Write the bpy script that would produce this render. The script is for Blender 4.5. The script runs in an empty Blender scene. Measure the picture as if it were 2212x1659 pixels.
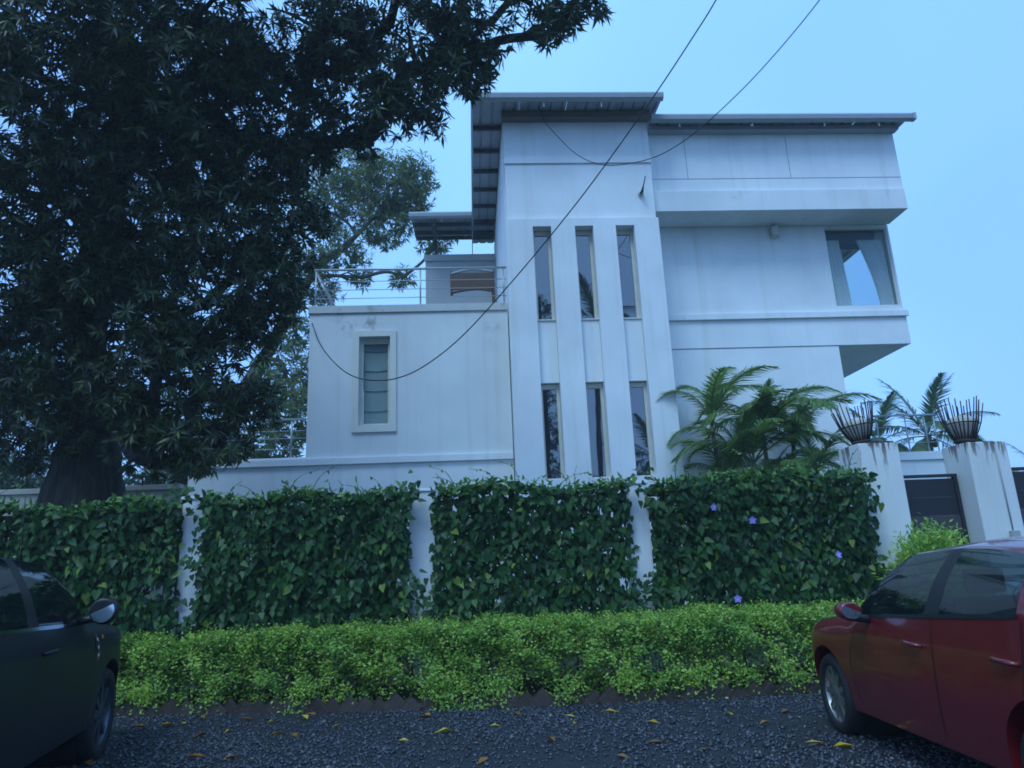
import bpy, bmesh, math, random
import numpy as np
from mathutils import Vector, Matrix, Quaternion
from mathutils.bvhtree import BVHTree

rnd = random.Random(7)
rng = np.random.default_rng(7)
R = math.radians
S = bpy.context.scene
COL = S.collection

# ------------------------------------------------------------------ camera
cam_d = bpy.data.cameras.new('camera')
cam = bpy.data.objects.new('camera', cam_d)
COL.objects.link(cam)
S.camera = cam
cam_d.sensor_width = 36.0
cam_d.lens = 36.0 * 1534 / 2212
cam_d.clip_start = 0.05
cam_d.clip_end = 3000
PITCH, ROLL, YAW, CAMH = R(14.54), R(-2.38), R(3.47), 1.4
fw = Vector((math.sin(YAW) * math.cos(PITCH), math.cos(YAW) * math.cos(PITCH), math.sin(PITCH)))
rt = Vector((math.cos(YAW), -math.sin(YAW), 0))
up = rt.cross(fw)
r2 = math.cos(ROLL) * rt + math.sin(ROLL) * up
u2 = math.cos(ROLL) * up - math.sin(ROLL) * rt
cam.matrix_world = Matrix(((r2.x, u2.x, -fw.x, 0), (r2.y, u2.y, -fw.y, 0), (r2.z, u2.z, -fw.z, CAMH), (0, 0, 0, 1)))

# ------------------------------------------------------------------ sky and sun
SUN_POS = Vector((-0.45, -0.75, 1.25)).normalized()
world = bpy.data.worlds.new('World')
S.world = world
world.use_nodes = True
nt = world.node_tree
nt.nodes.clear()
w_out = nt.nodes.new('ShaderNodeOutputWorld')
w_bg = nt.nodes.new('ShaderNodeBackground')
w_bg.inputs['Strength'].default_value = 0.1
w_sky = nt.nodes.new('ShaderNodeTexSky')
w_sky.sky_type = 'NISHITA'
w_sky.sun_disc = False
w_sky.sun_elevation = math.asin(SUN_POS.z)
w_sky.sun_rotation = math.atan2(SUN_POS.x, SUN_POS.y)
w_sky.dust_density = 2.0
w_noise = nt.nodes.new('ShaderNodeTexNoise')
w_noise.inputs['Scale'].default_value = 1.15
w_noise.inputs['Detail'].default_value = 3
w_tc = nt.nodes.new('ShaderNodeTexCoord')
w_map = nt.nodes.new('ShaderNodeMapping')
w_map.inputs['Location'].default_value = (3.1, 1.7, 0.4)
nt.links.new(w_tc.outputs['Generated'], w_map.inputs['Vector'])
nt.links.new(w_map.outputs['Vector'], w_noise.inputs['Vector'])
w_ramp = nt.nodes.new('ShaderNodeValToRGB')
w_ramp.color_ramp.elements[0].position = 0.3
w_ramp.color_ramp.elements[0].color = (0.205, 0.48, 1.18, 1)
w_ramp.color_ramp.elements[1].position = 0.7
w_ramp.color_ramp.elements[1].color = (0.315, 0.70, 1.28, 1)
nt.links.new(w_noise.outputs['Fac'], w_ramp.inputs['Fac'])
w_mul = nt.nodes.new('ShaderNodeVectorMath')
w_mul.operation = 'SCALE'
w_mul.inputs['Scale'].default_value = 10.6
nt.links.new(w_ramp.outputs['Color'], w_mul.inputs[0])
w_mix = nt.nodes.new('ShaderNodeMix')
w_mix.data_type = 'RGBA'
w_mix.inputs['Factor'].default_value = 0.86
nt.links.new(w_sky.outputs['Color'], w_mix.inputs['A'])
nt.links.new(w_mul.outputs['Vector'], w_mix.inputs['B'])
nt.links.new(w_mix.outputs['Result'], w_bg.inputs['Color'])
nt.links.new(w_bg.outputs['Background'], w_out.inputs['Surface'])

sun_d = bpy.data.lights.new('sun', 'SUN')
sun_d.energy = 1.5
sun_d.angle = R(25)
sun_d.color = (0.56, 0.82, 1.0)
sun = bpy.data.objects.new('sun', sun_d)
COL.objects.link(sun)
sun.rotation_euler = (-SUN_POS).to_track_quat('-Z', 'Y').to_euler()
sun.location = (-10, -15, 30)

vs = S.view_settings
vs.view_transform = 'Standard'
vs.look = 'None'
vs.exposure = 0.3
vs.gamma = 1.0
S.cycles.use_denoising = True
S.cycles.max_bounces = 8
S.cycles.transparent_max_bounces = 12
S.cycles.filter_width = 1.75

# ------------------------------------------------------------------ materials
MATS = {}

def new_mat(name):
    m = bpy.data.materials.new(name)
    m.use_nodes = True
    MATS[name] = m
    return m, m.node_tree, m.node_tree.nodes['Principled BSDF']

def N(t, kind, **kw):
    n = t.nodes.new(kind)
    for k, v in kw.items():
        setattr(n, k, v)
    return n

def mixrgb(t, fac, a, b, blend='MIX'):
    m = N(t, 'ShaderNodeMix', data_type='RGBA', blend_type=blend)
    for key, v in (('Factor', fac), ('A', a), ('B', b)):
        if hasattr(v, 'is_linked') or hasattr(v, 'links'):
            t.links.new(v, m.inputs[key])
        else:
            m.inputs[key].default_value = v if key == 'Factor' else (*v[:3], 1)
    return m.outputs['Result']

def ramp(t, val, p0, p1, c0=(0, 0, 0), c1=(1, 1, 1)):
    r = N(t, 'ShaderNodeValToRGB')
    r.color_ramp.elements[0].position = p0
    r.color_ramp.elements[1].position = p1
    r.color_ramp.elements[0].color = (*c0, 1)
    r.color_ramp.elements[1].color = (*c1, 1)
    t.links.new(val, r.inputs['Fac'])
    return r.outputs['Color']

def noise(t, scale, detail=4, rough=0.55, stretch=None, obj=False):
    tc = N(t, 'ShaderNodeTexCoord')
    src = tc.outputs['Object'] if obj else None
    if src is None:
        g = N(t, 'ShaderNodeNewGeometry')
        src = g.outputs['Position']
    if stretch:
        mp = N(t, 'ShaderNodeMapping')
        mp.inputs['Scale'].default_value = stretch
        t.links.new(src, mp.inputs['Vector'])
        src = mp.outputs['Vector']
    n = N(t, 'ShaderNodeTexNoise')
    n.inputs['Scale'].default_value = scale
    n.inputs['Detail'].default_value = detail
    n.inputs['Roughness'].default_value = rough
    t.links.new(src, n.inputs['Vector'])
    return n.outputs['Fac']

def bump(t, b, h, strength=0.2, dist=0.02):
    bp = N(t, 'ShaderNodeBump')
    bp.inputs['Strength'].default_value = strength
    bp.inputs['Distance'].default_value = dist
    t.links.new(h, bp.inputs['Height'])
    t.links.new(bp.outputs['Normal'], b.inputs['Normal'])

def simple(name, col, rough=0.6, metal=0.0, var=0.15, scale=8.0, spec=0.5, coat=0.0, bmp=0.0):
    m, t, b = new_mat(name)
    f = noise(t, scale, 4)
    c = mixrgb(t, f, [x * (1 - var) for x in col], [min(1, x * (1 + var)) for x in col])
    t.links.new(c, b.inputs['Base Color'])
    b.inputs['Roughness'].default_value = rough
    b.inputs['Metallic'].default_value = metal
    b.inputs['Specular IOR Level'].default_value = spec
    b.inputs['Coat Weight'].default_value = coat
    b.inputs['Coat Roughness'].default_value = 0.05
    if bmp:
        bump(t, b, noise(t, scale * 6, 3), bmp, 0.01)
    return m

def plaster(name, col, stains=0.0, stain_z=(0, 0), stain_col=(0.10, 0.11, 0.10)):
    m, t, b = new_mat(name)
    base = mixrgb(t, ramp(t, noise(t, 0.9, 5), 0.3, 0.75), [x * 0.86 for x in col], col)
    # rain streaks: vertical, grey-beige
    st = ramp(t, noise(t, 1.0, 5, 0.6, (5.0, 5.0, 0.22)), 0.52, 0.8)
    base = mixrgb(t, mixrgb(t, 0.34, (0, 0, 0), st), base, (0.46, 0.44, 0.36))
    ys = ramp(t, noise(t, 0.5, 5, 0.65, (1.2, 1.2, 0.5)), 0.6, 0.8)
    base = mixrgb(t, mixrgb(t, 0.35, (0, 0, 0), ys), base, (0.58, 0.56, 0.40))
    if stains > 0:
        g = N(t, 'ShaderNodeNewGeometry')
        sx = N(t, 'ShaderNodeSeparateXYZ')
        t.links.new(g.outputs['Position'], sx.inputs[0])
        mr = N(t, 'ShaderNodeMapRange')
        mr.inputs['From Min'].default_value = stain_z[0]
        mr.inputs['From Max'].default_value = stain_z[1]
        t.links.new(sx.outputs['Z'], mr.inputs['Value'])
        a = ramp(t, noise(t, 2.6, 8, 0.72), 0.52, 0.66)
        a2 = ramp(t, noise(t, 1.1, 3, 0.5, (1, 1, 0.6)), 0.48, 0.62)
        k = mixrgb(t, 1.0, a, a2, 'MULTIPLY')
        k = mixrgb(t, 1.0, k, mr.outputs['Result'], 'MULTIPLY')
        k = mixrgb(t, stains, (0, 0, 0), k)
        base = mixrgb(t, k, base, stain_col)
    t.links.new(base, b.inputs['Base Color'])
    b.inputs['Roughness'].default_value = 0.75
    b.inputs['Specular IOR Level'].default_value = 0.3
    bump(t, b, noise(t, 30, 5), 0.18, 0.01)
    return m

def add_drips(m, z0, z1, col, amount=0.9):
    """rust runs below an iron cap: narrow vertical marks that fade with height"""
    t = m.node_tree
    b = t.nodes['Principled BSDF']
    old = b.inputs['Base Color'].links[0].from_socket
    g = N(t, 'ShaderNodeNewGeometry')
    sx = N(t, 'ShaderNodeSeparateXYZ')
    t.links.new(g.outputs['Position'], sx.inputs[0])
    mr = N(t, 'ShaderNodeMapRange')
    mr.inputs['From Min'].default_value = z0
    mr.inputs['From Max'].default_value = z1
    t.links.new(sx.outputs['Z'], mr.inputs['Value'])
    st = noise(t, 1.0, 4, 0.6, (13.0, 13.0, 1.6))
    ad = N(t, 'ShaderNodeMath', operation='ADD')
    t.links.new(st, ad.inputs[0])
    mu = N(t, 'ShaderNodeMath', operation='MULTIPLY')
    t.links.new(mr.outputs['Result'], mu.inputs[0])
    mu.inputs[1].default_value = 0.17
    t.links.new(mu.outputs[0], ad.inputs[1])
    k = mixrgb(t, 1.0, ramp(t, ad.outputs[0], 0.66, 0.72), mr.outputs['Result'], 'MULTIPLY')
    k = mixrgb(t, amount, (0, 0, 0), k)
    t.links.new(mixrgb(t, k, old, col), b.inputs['Base Color'])
    return m

def leaf_mat(name, c_dark, c_light, c_old=None, old=0.05, transl=0.35, rough=0.38, spec=0.5):
    m, t, b = new_mat(name)
    g = N(t, 'ShaderNodeNewGeometry')
    oi = N(t, 'ShaderNodeObjectInfo')
    ad = N(t, 'ShaderNodeMath', operation='ADD')
    t.links.new(g.outputs['Random Per Island'], ad.inputs[0])
    t.links.new(oi.outputs['Random'], ad.inputs[1])
    fr = N(t, 'ShaderNodeMath', operation='FRACT')
    t.links.new(ad.outputs[0], fr.inputs[0])
    c = mixrgb(t, fr.outputs[0], c_dark, c_light)
    if c_old:
        mu = N(t, 'ShaderNodeMath', operation='MULTIPLY')
        t.links.new(fr.outputs[0], mu.inputs[0])
        mu.inputs[1].default_value = 37.7
        f2 = N(t, 'ShaderNodeMath', operation='FRACT')
        t.links.new(mu.outputs[0], f2.inputs[0])
        gt = N(t, 'ShaderNodeMath', operation='LESS_THAN')
        t.links.new(f2.outputs[0], gt.inputs[0])
        gt.inputs[1].default_value = old
        c = mixrgb(t, gt.outputs[0], c, c_old)
    t.links.new(c, b.inputs['Base Color'])
    b.inputs['Roughness'].default_value = rough
    b.inputs['Specular IOR Level'].default_value = spec
    tr = N(t, 'ShaderNodeBsdfTranslucent')
    t.links.new(c, tr.inputs['Color'])
    ms = N(t, 'ShaderNodeMixShader')
    ms.inputs[0].default_value = transl
    t.links.new(b.outputs[0], ms.inputs[1])
    t.links.new(tr.outputs[0], ms.inputs[2])
    out = [n for n in t.nodes if n.type == 'OUTPUT_MATERIAL'][0]
    t.links.new(ms.outputs[0], out.inputs['Surface'])
    return m

def glass_mat(name, col, ior=2.0, rough=0.03, transp=0.0, tint=(0.5, 0.6, 0.65)):
    m, t, b = new_mat(name)
    b.inputs['Base Color'].default_value = (*col, 1)
    b.inputs['Roughness'].default_value = rough
    b.inputs['IOR'].default_value = ior
    b.inputs['Specular IOR Level'].default_value = 0.5
    bump(t, b, noise(t, 1.2, 2), 0.05, 0.02)
    if transp > 0:
        tp = N(t, 'ShaderNodeBsdfTransparent')
        tp.inputs['Color'].default_value = (*tint, 1)
        ms = N(t, 'ShaderNodeMixShader')
        ms.inputs[0].default_value = transp
        t.links.new(b.outputs[0], ms.inputs[1])
        t.links.new(tp.outputs[0], ms.inputs[2])
        out = [n for n in t.nodes if n.type == 'OUTPUT_MATERIAL'][0]
        t.links.new(ms.outputs[0], out.inputs['Surface'])
    return m

M_WALL = plaster('white_plaster', (0.82, 0.84, 0.84))
M_WING = plaster('white_plaster_mouldy', (0.74, 0.77, 0.77), 0.85, (5.9, 6.9))
M_BAND = plaster('white_plaster_band', (0.78, 0.79, 0.78), 0.45, (8.2, 9.6), (0.33, 0.33, 0.27))
M_PARA = plaster('parapet_plaster', (0.60, 0.62, 0.60), 0.8, (6.0, 6.9), (0.14, 0.15, 0.14))
M_POST = plaster('post_plaster', (0.80, 0.82, 0.84))
M_PILLAR = plaster('pillar_plaster', (0.74, 0.75, 0.72), 0.9, (2.45, 2.85), (0.10, 0.07, 0.055))
add_drips(M_PILLAR, 2.3, 2.86, (0.07, 0.035, 0.025))
M_PLINTH = plaster('plinth_plaster', (0.46, 0.44, 0.38), 0.6, (0.1, 0.8), (0.14, 0.13, 0.10))
M_GREYWALL = plaster('grey_plaster', (0.36, 0.38, 0.40))
M_FRAME = simple('beige_frame', (0.58, 0.56, 0.48), 0.6)
M_TRIM = simple('window_trim', (0.66, 0.66, 0.60), 0.6, var=0.06)
M_REVEAL = simple('lintel_grey', (0.30, 0.30, 0.28), 0.8)
M_PANE = glass_mat('tinted_window_glass', (0.012, 0.016, 0.024), 2.6, 0.015)
M_CLEAR = glass_mat('clear_window_glass', (0.02, 0.025, 0.03), 1.6, 0.02, 0.9, (0.92, 0.97, 0.98))
M_BLIND = simple('roman_blind', (0.40, 0.46, 0.45), 0.85, var=0.1)
M_CURTAIN = leaf_mat('white_curtain', (0.82, 0.85, 0.85), (0.85, 0.88, 0.88), None, 0, 0.12, 0.9, 0.1)
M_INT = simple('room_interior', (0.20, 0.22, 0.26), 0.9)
M_ROOF = simple('roof_sheet', (0.32, 0.34, 0.38), 0.5, 0.2)
M_GUTTER = simple('grey_gutter', (0.34, 0.36, 0.38), 0.55, var=0.12)
M_FASCIA = simple('brown_fascia', (0.16, 0.13, 0.11), 0.7)
M_PURLIN = simple('dark_purlin', (0.04, 0.045, 0.055), 0.6)
M_STEEL = simple('rail_steel', (0.42, 0.43, 0.44), 0.4, 0.5, 0.1)
M_BROWN = simple('brown_wood', (0.085, 0.045, 0.030), 0.6, var=0.3)
M_CABLE = simple('cable_black', (0.015, 0.015, 0.018), 0.6)
M_IRON = simple('rusty_iron', (0.045, 0.032, 0.028), 0.8, 0.2, 0.5, 30)
M_BOWL = simple('cream_bowl', (0.50, 0.46, 0.40), 0.6, var=0.25)
M_GATE = simple('dark_gate', (0.022, 0.020, 0.026), 0.55, 0.2, 0.3, 5)
M_GATE2 = simple('gate_pale_band', (0.055, 0.05, 0.055), 0.7, 0.1, 0.4, 12)  # paler grey for a single board of each gate
M_BARK = simple('wet_bark', (0.013, 0.011, 0.010), 0.75, 0, 0.5, 14, spec=0.25, bmp=0.9)
def add_bark(m):
    t = m.node_tree
    b = t.nodes['Principled BSDF']
    bump(t, b, noise(t, 1.0, 8, 0.7, (16, 16, 2.2)), 1.0, 0.06)
    old = b.inputs['Base Color'].links[0].from_socket
    f = ramp(t, noise(t, 1.0, 6, 0.65, (9, 9, 1.6)), 0.45, 0.7)
    t.links.new(mixrgb(t, f, old, (0.045, 0.048, 0.040)), b.inputs['Base Color'])
add_bark(M_BARK)
M_BARK2 = simple('grey_bark', (0.075, 0.065, 0.055), 0.85, 0, 0.35, 10, bmp=0.7)
M_PALMBARK = simple('palm_stem', (0.16, 0.15, 0.07), 0.7, 0, 0.35, 12, bmp=0.5)
M_MANGO = leaf_mat('mango_leaf', (0.010, 0.024, 0.009), (0.045, 0.078, 0.020), (0.10, 0.13, 0.03), 0.06, 0.25)
M_MANGO2 = leaf_mat('far_mango_leaf', (0.06, 0.12, 0.035), (0.14, 0.20, 0.055), (0.22, 0.20, 0.06), 0.1, 0.5)
M_BACK = leaf_mat('back_foliage', (0.02, 0.05, 0.028), (0.05, 0.095, 0.04), (0.12, 0.14, 0.05), 0.06, 0.3)
M_CREEP = leaf_mat('creeper_leaf', (0.010, 0.044, 0.009), (0.034, 0.108, 0.018), (0.14, 0.21, 0.025), 0.04, 0.2, 0.48, 0.3)
M_CREEPNEW = leaf_mat('creeper_tip', (0.09, 0.20, 0.04), (0.16, 0.30, 0.06), None, 0, 0.35, 0.4)
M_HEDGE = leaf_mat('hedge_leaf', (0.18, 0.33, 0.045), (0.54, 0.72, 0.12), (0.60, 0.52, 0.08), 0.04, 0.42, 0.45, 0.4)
def mottle(m, scale, dark):
    t = m.node_tree
    b = t.nodes['Principled BSDF']
    old = b.inputs['Base Color'].links[0].from_socket
    f = ramp(t, noise(t, scale, 5, 0.6), 0.42, 0.66)
    c = mixrgb(t, 1.0, old, mixrgb(t, f, (1, 1, 1), dark), 'MULTIPLY')
    for l in list(old.links):
        if l.to_node.type in ('BSDF_PRINCIPLED', 'BSDF_TRANSLUCENT'):
            t.links.new(c, l.to_socket)
mottle(M_HEDGE, 2.6, (0.60, 0.76, 0.8))
mottle(M_CREEP, 1.6, (0.6, 0.75, 0.9))
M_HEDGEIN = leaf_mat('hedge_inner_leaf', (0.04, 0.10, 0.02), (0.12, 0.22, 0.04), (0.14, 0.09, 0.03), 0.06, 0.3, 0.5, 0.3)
M_PALM = leaf_mat('palm_leaf', (0.09, 0.19, 0.055), (0.26, 0.40, 0.11), (0.34, 0.32, 0.11), 0.05, 0.5)
M_COCO = leaf_mat('coconut_leaf', (0.05, 0.12, 0.05), (0.13, 0.22, 0.08), (0.20, 0.17, 0.07), 0.05, 0.35)
M_TWIG = simple('twig', (0.05, 0.06, 0.025), 0.7)
M_STEM = simple('hedge_stem', (0.045, 0.035, 0.026), 0.8)
M_FLOWER = simple('violet_petal', (0.28, 0.22, 0.75), 0.5, var=0.2, scale=60)
M_FLCORE = simple('flower_throat', (0.75, 0.65, 0.45), 0.5)
M_YLEAF = leaf_mat('fallen_yellow', (0.42, 0.24, 0.02), (0.62, 0.46, 0.05), (0.30, 0.13, 0.02), 0.25, 0.1, 0.35)
M_BLEAF = leaf_mat('fallen_brown', (0.13, 0.055, 0.02), (0.26, 0.12, 0.03), None, 0, 0.1, 0.4)
M_BRICK = simple('edging_brick', (0.050, 0.034, 0.026), 0.6, 0, 0.6, 9, bmp=0.6)
M_SOIL = simple('bed_soil', (0.035, 0.028, 0.020), 0.8, 0, 0.5, 5, bmp=0.8)
M_GRASS = simple('ground_grass', (0.040, 0.065, 0.022), 0.9, 0, 0.5, 1.5, bmp=0.6)
M_FLOOR = simple('terrace_floor', (0.35, 0.35, 0.34), 0.7)

def stone_mat():
    m, t, b = new_mat('wet_stone')
    g = N(t, 'ShaderNodeNewGeometry')
    c = ramp(t, g.outputs['Random Per Island'], 0.0, 1.0, (0.030, 0.034, 0.045), (0.085, 0.090, 0.105))
    r = [n for n in t.nodes if n.type == 'VALTORGB'][0]
    e = r.color_ramp.elements.new(0.93)
    e.color = (0.062, 0.066, 0.080, 1)
    r.color_ramp.elements[-1].color = (0.16, 0.155, 0.15, 1)
    t.links.new(c, b.inputs['Base Color'])
    b.inputs['Roughness'].default_value = 0.32
    b.inputs['Specular IOR Level'].default_value = 0.55
    return m

def road_mat():
    m, t, b = new_mat('wet_gravel_road')
    f = noise(t, 28, 6, 0.7)
    big = noise(t, 0.7, 4)
    c = mixrgb(t, ramp(t, f, 0.3, 0.75), (0.018, 0.020, 0.027), (0.052, 0.055, 0.068))
    c = mixrgb(t, ramp(t, big, 0.4, 0.7), c, (0.022, 0.021, 0.024))
    t.links.new(c, b.inputs['Base Color'])
    t.links.new(ramp(t, big, 0.35, 0.65, (0.30, 0.30, 0.30), (0.55, 0.55, 0.55)), b.inputs['Roughness'])
    bump(t, b, noise(t, 45, 6, 0.75), 0.8, 0.02)
    return m

M_STONE = stone_mat()
M_ROAD = road_mat()

def paint_mat(name, col, rough=0.3, coat=0.8):
    m, t, b = new_mat(name)
    f = noise(t, 60, 3)
    c = mixrgb(t, f, [x * 0.85 for x in col], col)
    t.links.new(c, b.inputs['Base Color'])
    b.inputs['Roughness'].default_value = rough
    b.inputs['Metallic'].default_value = 0.1
    b.inputs['Coat Weight'].default_value = coat
    b.inputs['Coat Roughness'].default_value = 0.06
    # rain beads on the wet paint
    v = N(t, 'ShaderNodeTexVoronoi')
    v.inputs['Scale'].default_value = 70
    g = N(t, 'ShaderNodeTexCoord')
    t.links.new(g.outputs['Object'], v.inputs['Vector'])
    h = ramp(t, v.outputs['Distance'], 0.12, 0.34, (1, 1, 1), (0, 0, 0))
    bp = N(t, 'ShaderNodeBump')
    bp.inputs['Strength'].default_value = 0.12
    bp.inputs['Distance'].default_value = 0.01
    t.links.new(h, bp.inputs['Height'])
    t.links.new(bp.outputs['Normal'], b.inputs['Coat Normal'])
    return m

M_RED = paint_mat('dark_red_paint', (0.17, 0.008, 0.014))
M_NAVY = paint_mat('black_blue_paint', (0.007, 0.010, 0.018), 0.45, 0.12)
M_RUBBER = simple('tyre_rubber', (0.012, 0.012, 0.014), 0.7)
M_ALLOY = simple('alloy_rim', (0.34, 0.33, 0.31), 0.35, 0.8, 0.1)
M_DARKRIM = simple('grey_rim', (0.10, 0.12, 0.15), 0.4, 0.7, 0.1)
M_BLACK = simple('black_trim', (0.010, 0.010, 0.012), 0.45)
M_CARGLASS = glass_mat('car_glass', (0.010, 0.016, 0.020), 2.1, 0.02, 0.42, (0.55, 0.72, 0.76))
M_MIRROR = simple('mirror_glass', (0.45, 0.50, 0.54), 0.08, 1.0, 0.02)
M_LAMP = simple('headlamp_lens', (0.35, 0.37, 0.38), 0.1, 0.3, 0.05)
M_REDLAMP = simple('tail_lamp_lens', (0.22, 0.01, 0.01), 0.1)
M_AMBER = simple('amber_lens', (0.45, 0.17, 0.03), 0.2)
M_EMBLEM = simple('emblem_red', (0.16, 0.05, 0.045), 0.4)
M_CHROME = simple('chrome', (0.6, 0.62, 0.64), 0.15, 1.0, 0.05)
M_SEAT = simple('car_seat', (0.03, 0.03, 0.035), 0.8)
M_WHITEP = simple('white_plastic', (0.55, 0.55, 0.53), 0.5)

# ------------------------------------------------------------------ object helpers
def link(name, me, mat=None, parent=None, loc=None, smooth=False):
    o = bpy.data.objects.new(name, me)
    COL.objects.link(o)
    if mat is not None:
        if not me.materials:
            me.materials.append(mat)
    if parent is not None:
        o.parent = parent
    if loc is not None:
        o.location = loc
    if smooth:
        me.polygons.foreach_set('use_smooth', [True] * len(me.polygons))
    return o

def tag(o, label, cat, group=None, kind=None):
    o['label'] = label
    o['category'] = cat
    if group:
        o['group'] = group
    if kind:
        o['kind'] = kind
    return o

def thing(name, label, cat, loc=(0, 0, 0), group=None):
    o = bpy.data.objects.new(name, None)
    COL.objects.link(o)
    o.location = loc
    o.empty_display_size = 0.2
    return tag(o, label, cat, group)

def structure(name, bm, mat):
    o = bobj(name, bm, mat)
    o['kind'] = 'structure'
    return o

def box(bm, x0, x1, y0, y1, z0, z1):
    v = [bm.verts.new(p) for p in ((x0, y0, z0), (x1, y0, z0), (x1, y1, z0), (x0, y1, z0),
                                   (x0, y0, z1), (x1, y0, z1), (x1, y1, z1), (x0, y1, z1))]
    for f in ((0, 3, 2, 1), (4, 5, 6, 7), (0, 1, 5, 4), (1, 2, 6, 5), (2, 3, 7, 6), (3, 0, 4, 7)):
        bm.faces.new([v[i] for i in f])

def bobj(name, bm, mat, parent=None, bevel=0.0, smooth=False, origin=None):
    if bevel:
        bmesh.ops.bevel(bm, geom=list(bm.edges), offset=bevel, segments=2, affect='EDGES', profile=0.6)
    if origin is not None:
        bmesh.ops.translate(bm, verts=bm.verts, vec=-Vector(origin))
    me = bpy.data.meshes.new(name)
    bm.to_mesh(me)
    bm.free()
    o = link(name, me, mat, parent, origin, smooth)
    return o

def bx(name, x0, x1, y0, y1, z0, z1, mat, parent=None, bevel=0.0):
    """one box in parent-local coordinates"""
    bm = bmesh.new()
    box(bm, x0, x1, y0, y1, z0, z1)
    return bobj(name, bm, mat, parent, bevel)

def tube_geo(path, radii, seg=8, cap=True):
    path = [Vector(p) for p in path]
    n = len(path)
    if not hasattr(radii, '__len__'):
        radii = [radii] * n
    verts, faces = [], []
    ref = Vector((0.31, 0.17, 0.93)).normalized()
    prev = None
    for i, p in enumerate(path):
        d = (path[min(i + 1, n - 1)] - path[max(i - 1, 0)])
        d = d.normalized() if d.length > 1e-9 else Vector((0, 0, 1))
        if prev is None:
            a = d.cross(ref)
            if a.length < 1e-3:
                a = d.cross(Vector((1, 0, 0)))
        else:
            a = prev - d * prev.dot(d)
        a.normalize()
        prev = a
        b = d.cross(a)
        for k in range(seg):
            t = 2 * math.pi * k / seg
            verts.append(p + (a * math.cos(t) + b * math.sin(t)) * radii[i])
    for i in range(n - 1):
        for k in range(seg):
            k2 = (k + 1) % seg
            faces.append((i * seg + k, i * seg + k2, (i + 1) * seg + k2, (i + 1) * seg + k))
    if cap:
        faces.append(tuple(range(seg - 1, -1, -1)))
        faces.append(tuple((n - 1) * seg + k for k in range(seg)))
    return verts, faces

def tube(name, path, radii, mat, parent=None, seg=8, smooth=True):
    v, f = tube_geo(path, radii, seg)
    me = bpy.data.meshes.new(name)
    me.from_pydata([tuple(p) for p in v], [], f)
    return link(name, me, mat, parent, smooth=smooth)

def curve_pts(ctrl, n):
    """Catmull-Rom through ctrl"""
    c = [Vector(p) for p in ctrl]
    c = [c[0] * 2 - c[1]] + c + [c[-1] * 2 - c[-2]]
    out = []
    m = len(c) - 3
    for i in range(n):
        t = i / (n - 1) * m
        k = min(int(t), m - 1)
        t -= k
        p0, p1, p2, p3 = c[k:k + 4]
        out.append(0.5 * ((2 * p1) + (p2 - p0) * t + (2 * p0 - 5 * p1 + 4 * p2 - p3) * t * t + (3 * p1 - p0 - 3 * p2 + p3) * t ** 3))
    return out

def lathe(name, prof, mat, parent=None, seg=32, axis='Z', smooth=True):
    """prof: list of (r, h)"""
    verts, faces = [], []
    for r, h in prof:
        for k in range(seg):
            t = 2 * math.pi * k / seg
            c, s = r * math.cos(t), r * math.sin(t)
            verts.append((c, s, h) if axis == 'Z' else (c, h, s))
    for i in range(len(prof) - 1):
        for k in range(seg):
            k2 = (k + 1) % seg
            faces.append((i * seg + k, i * seg + k2, (i + 1) * seg + k2, (i + 1) * seg + k))
    me = bpy.data.meshes.new(name)
    me.from_pydata(verts, [], faces)
    return link(name, me, mat, parent, smooth=smooth)

def wall_bm(x0, x1, z0, z1, y0, y1, openings=()):
    """wall slab in the XZ plane with rectangular openings (ox0, ox1, oz0, oz1)"""
    xs = sorted({x0, x1, *[v for o in openings for v in o[:2]]})
    zs = sorted({z0, z1, *[v for o in openings for v in o[2:]]})
    bm = bmesh.new()
    V = {}
    def vert(i, j, y):
        if (i, j, y) not in V:
            V[(i, j, y)] = bm.verts.new((xs[i], y, zs[j]))
        return V[(i, j, y)]
    def solid(i, j):
        if i < 0 or j < 0 or i >= len(xs) - 1 or j >= len(zs) - 1:
            return False
        cx, cz = (xs[i] + xs[i + 1]) / 2, (zs[j] + zs[j + 1]) / 2
        return not any(o[0] < cx < o[1] and o[2] < cz < o[3] for o in openings)
    for i in range(len(xs) - 1):
        for j in range(len(zs) - 1):
            if not solid(i, j):
                continue
            a = [(i, j), (i + 1, j), (i + 1, j + 1), (i, j + 1)]
            bm.faces.new([vert(p[0], p[1], y0) for p in a])
            bm.faces.new([vert(p[0], p[1], y1) for p in reversed(a)])
            for (di, dj, e) in ((-1, 0, (a[3], a[0])), (1, 0, (a[1], a[2])), (0, -1, (a[0], a[1])), (0, 1, (a[2], a[3]))):
                if not solid(i + di, j + dj):
                    p, q = e
                    bm.faces.new([vert(*q, y0), vert(*p, y0), vert(*p, y1), vert(*q, y1)])
    return bm

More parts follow.
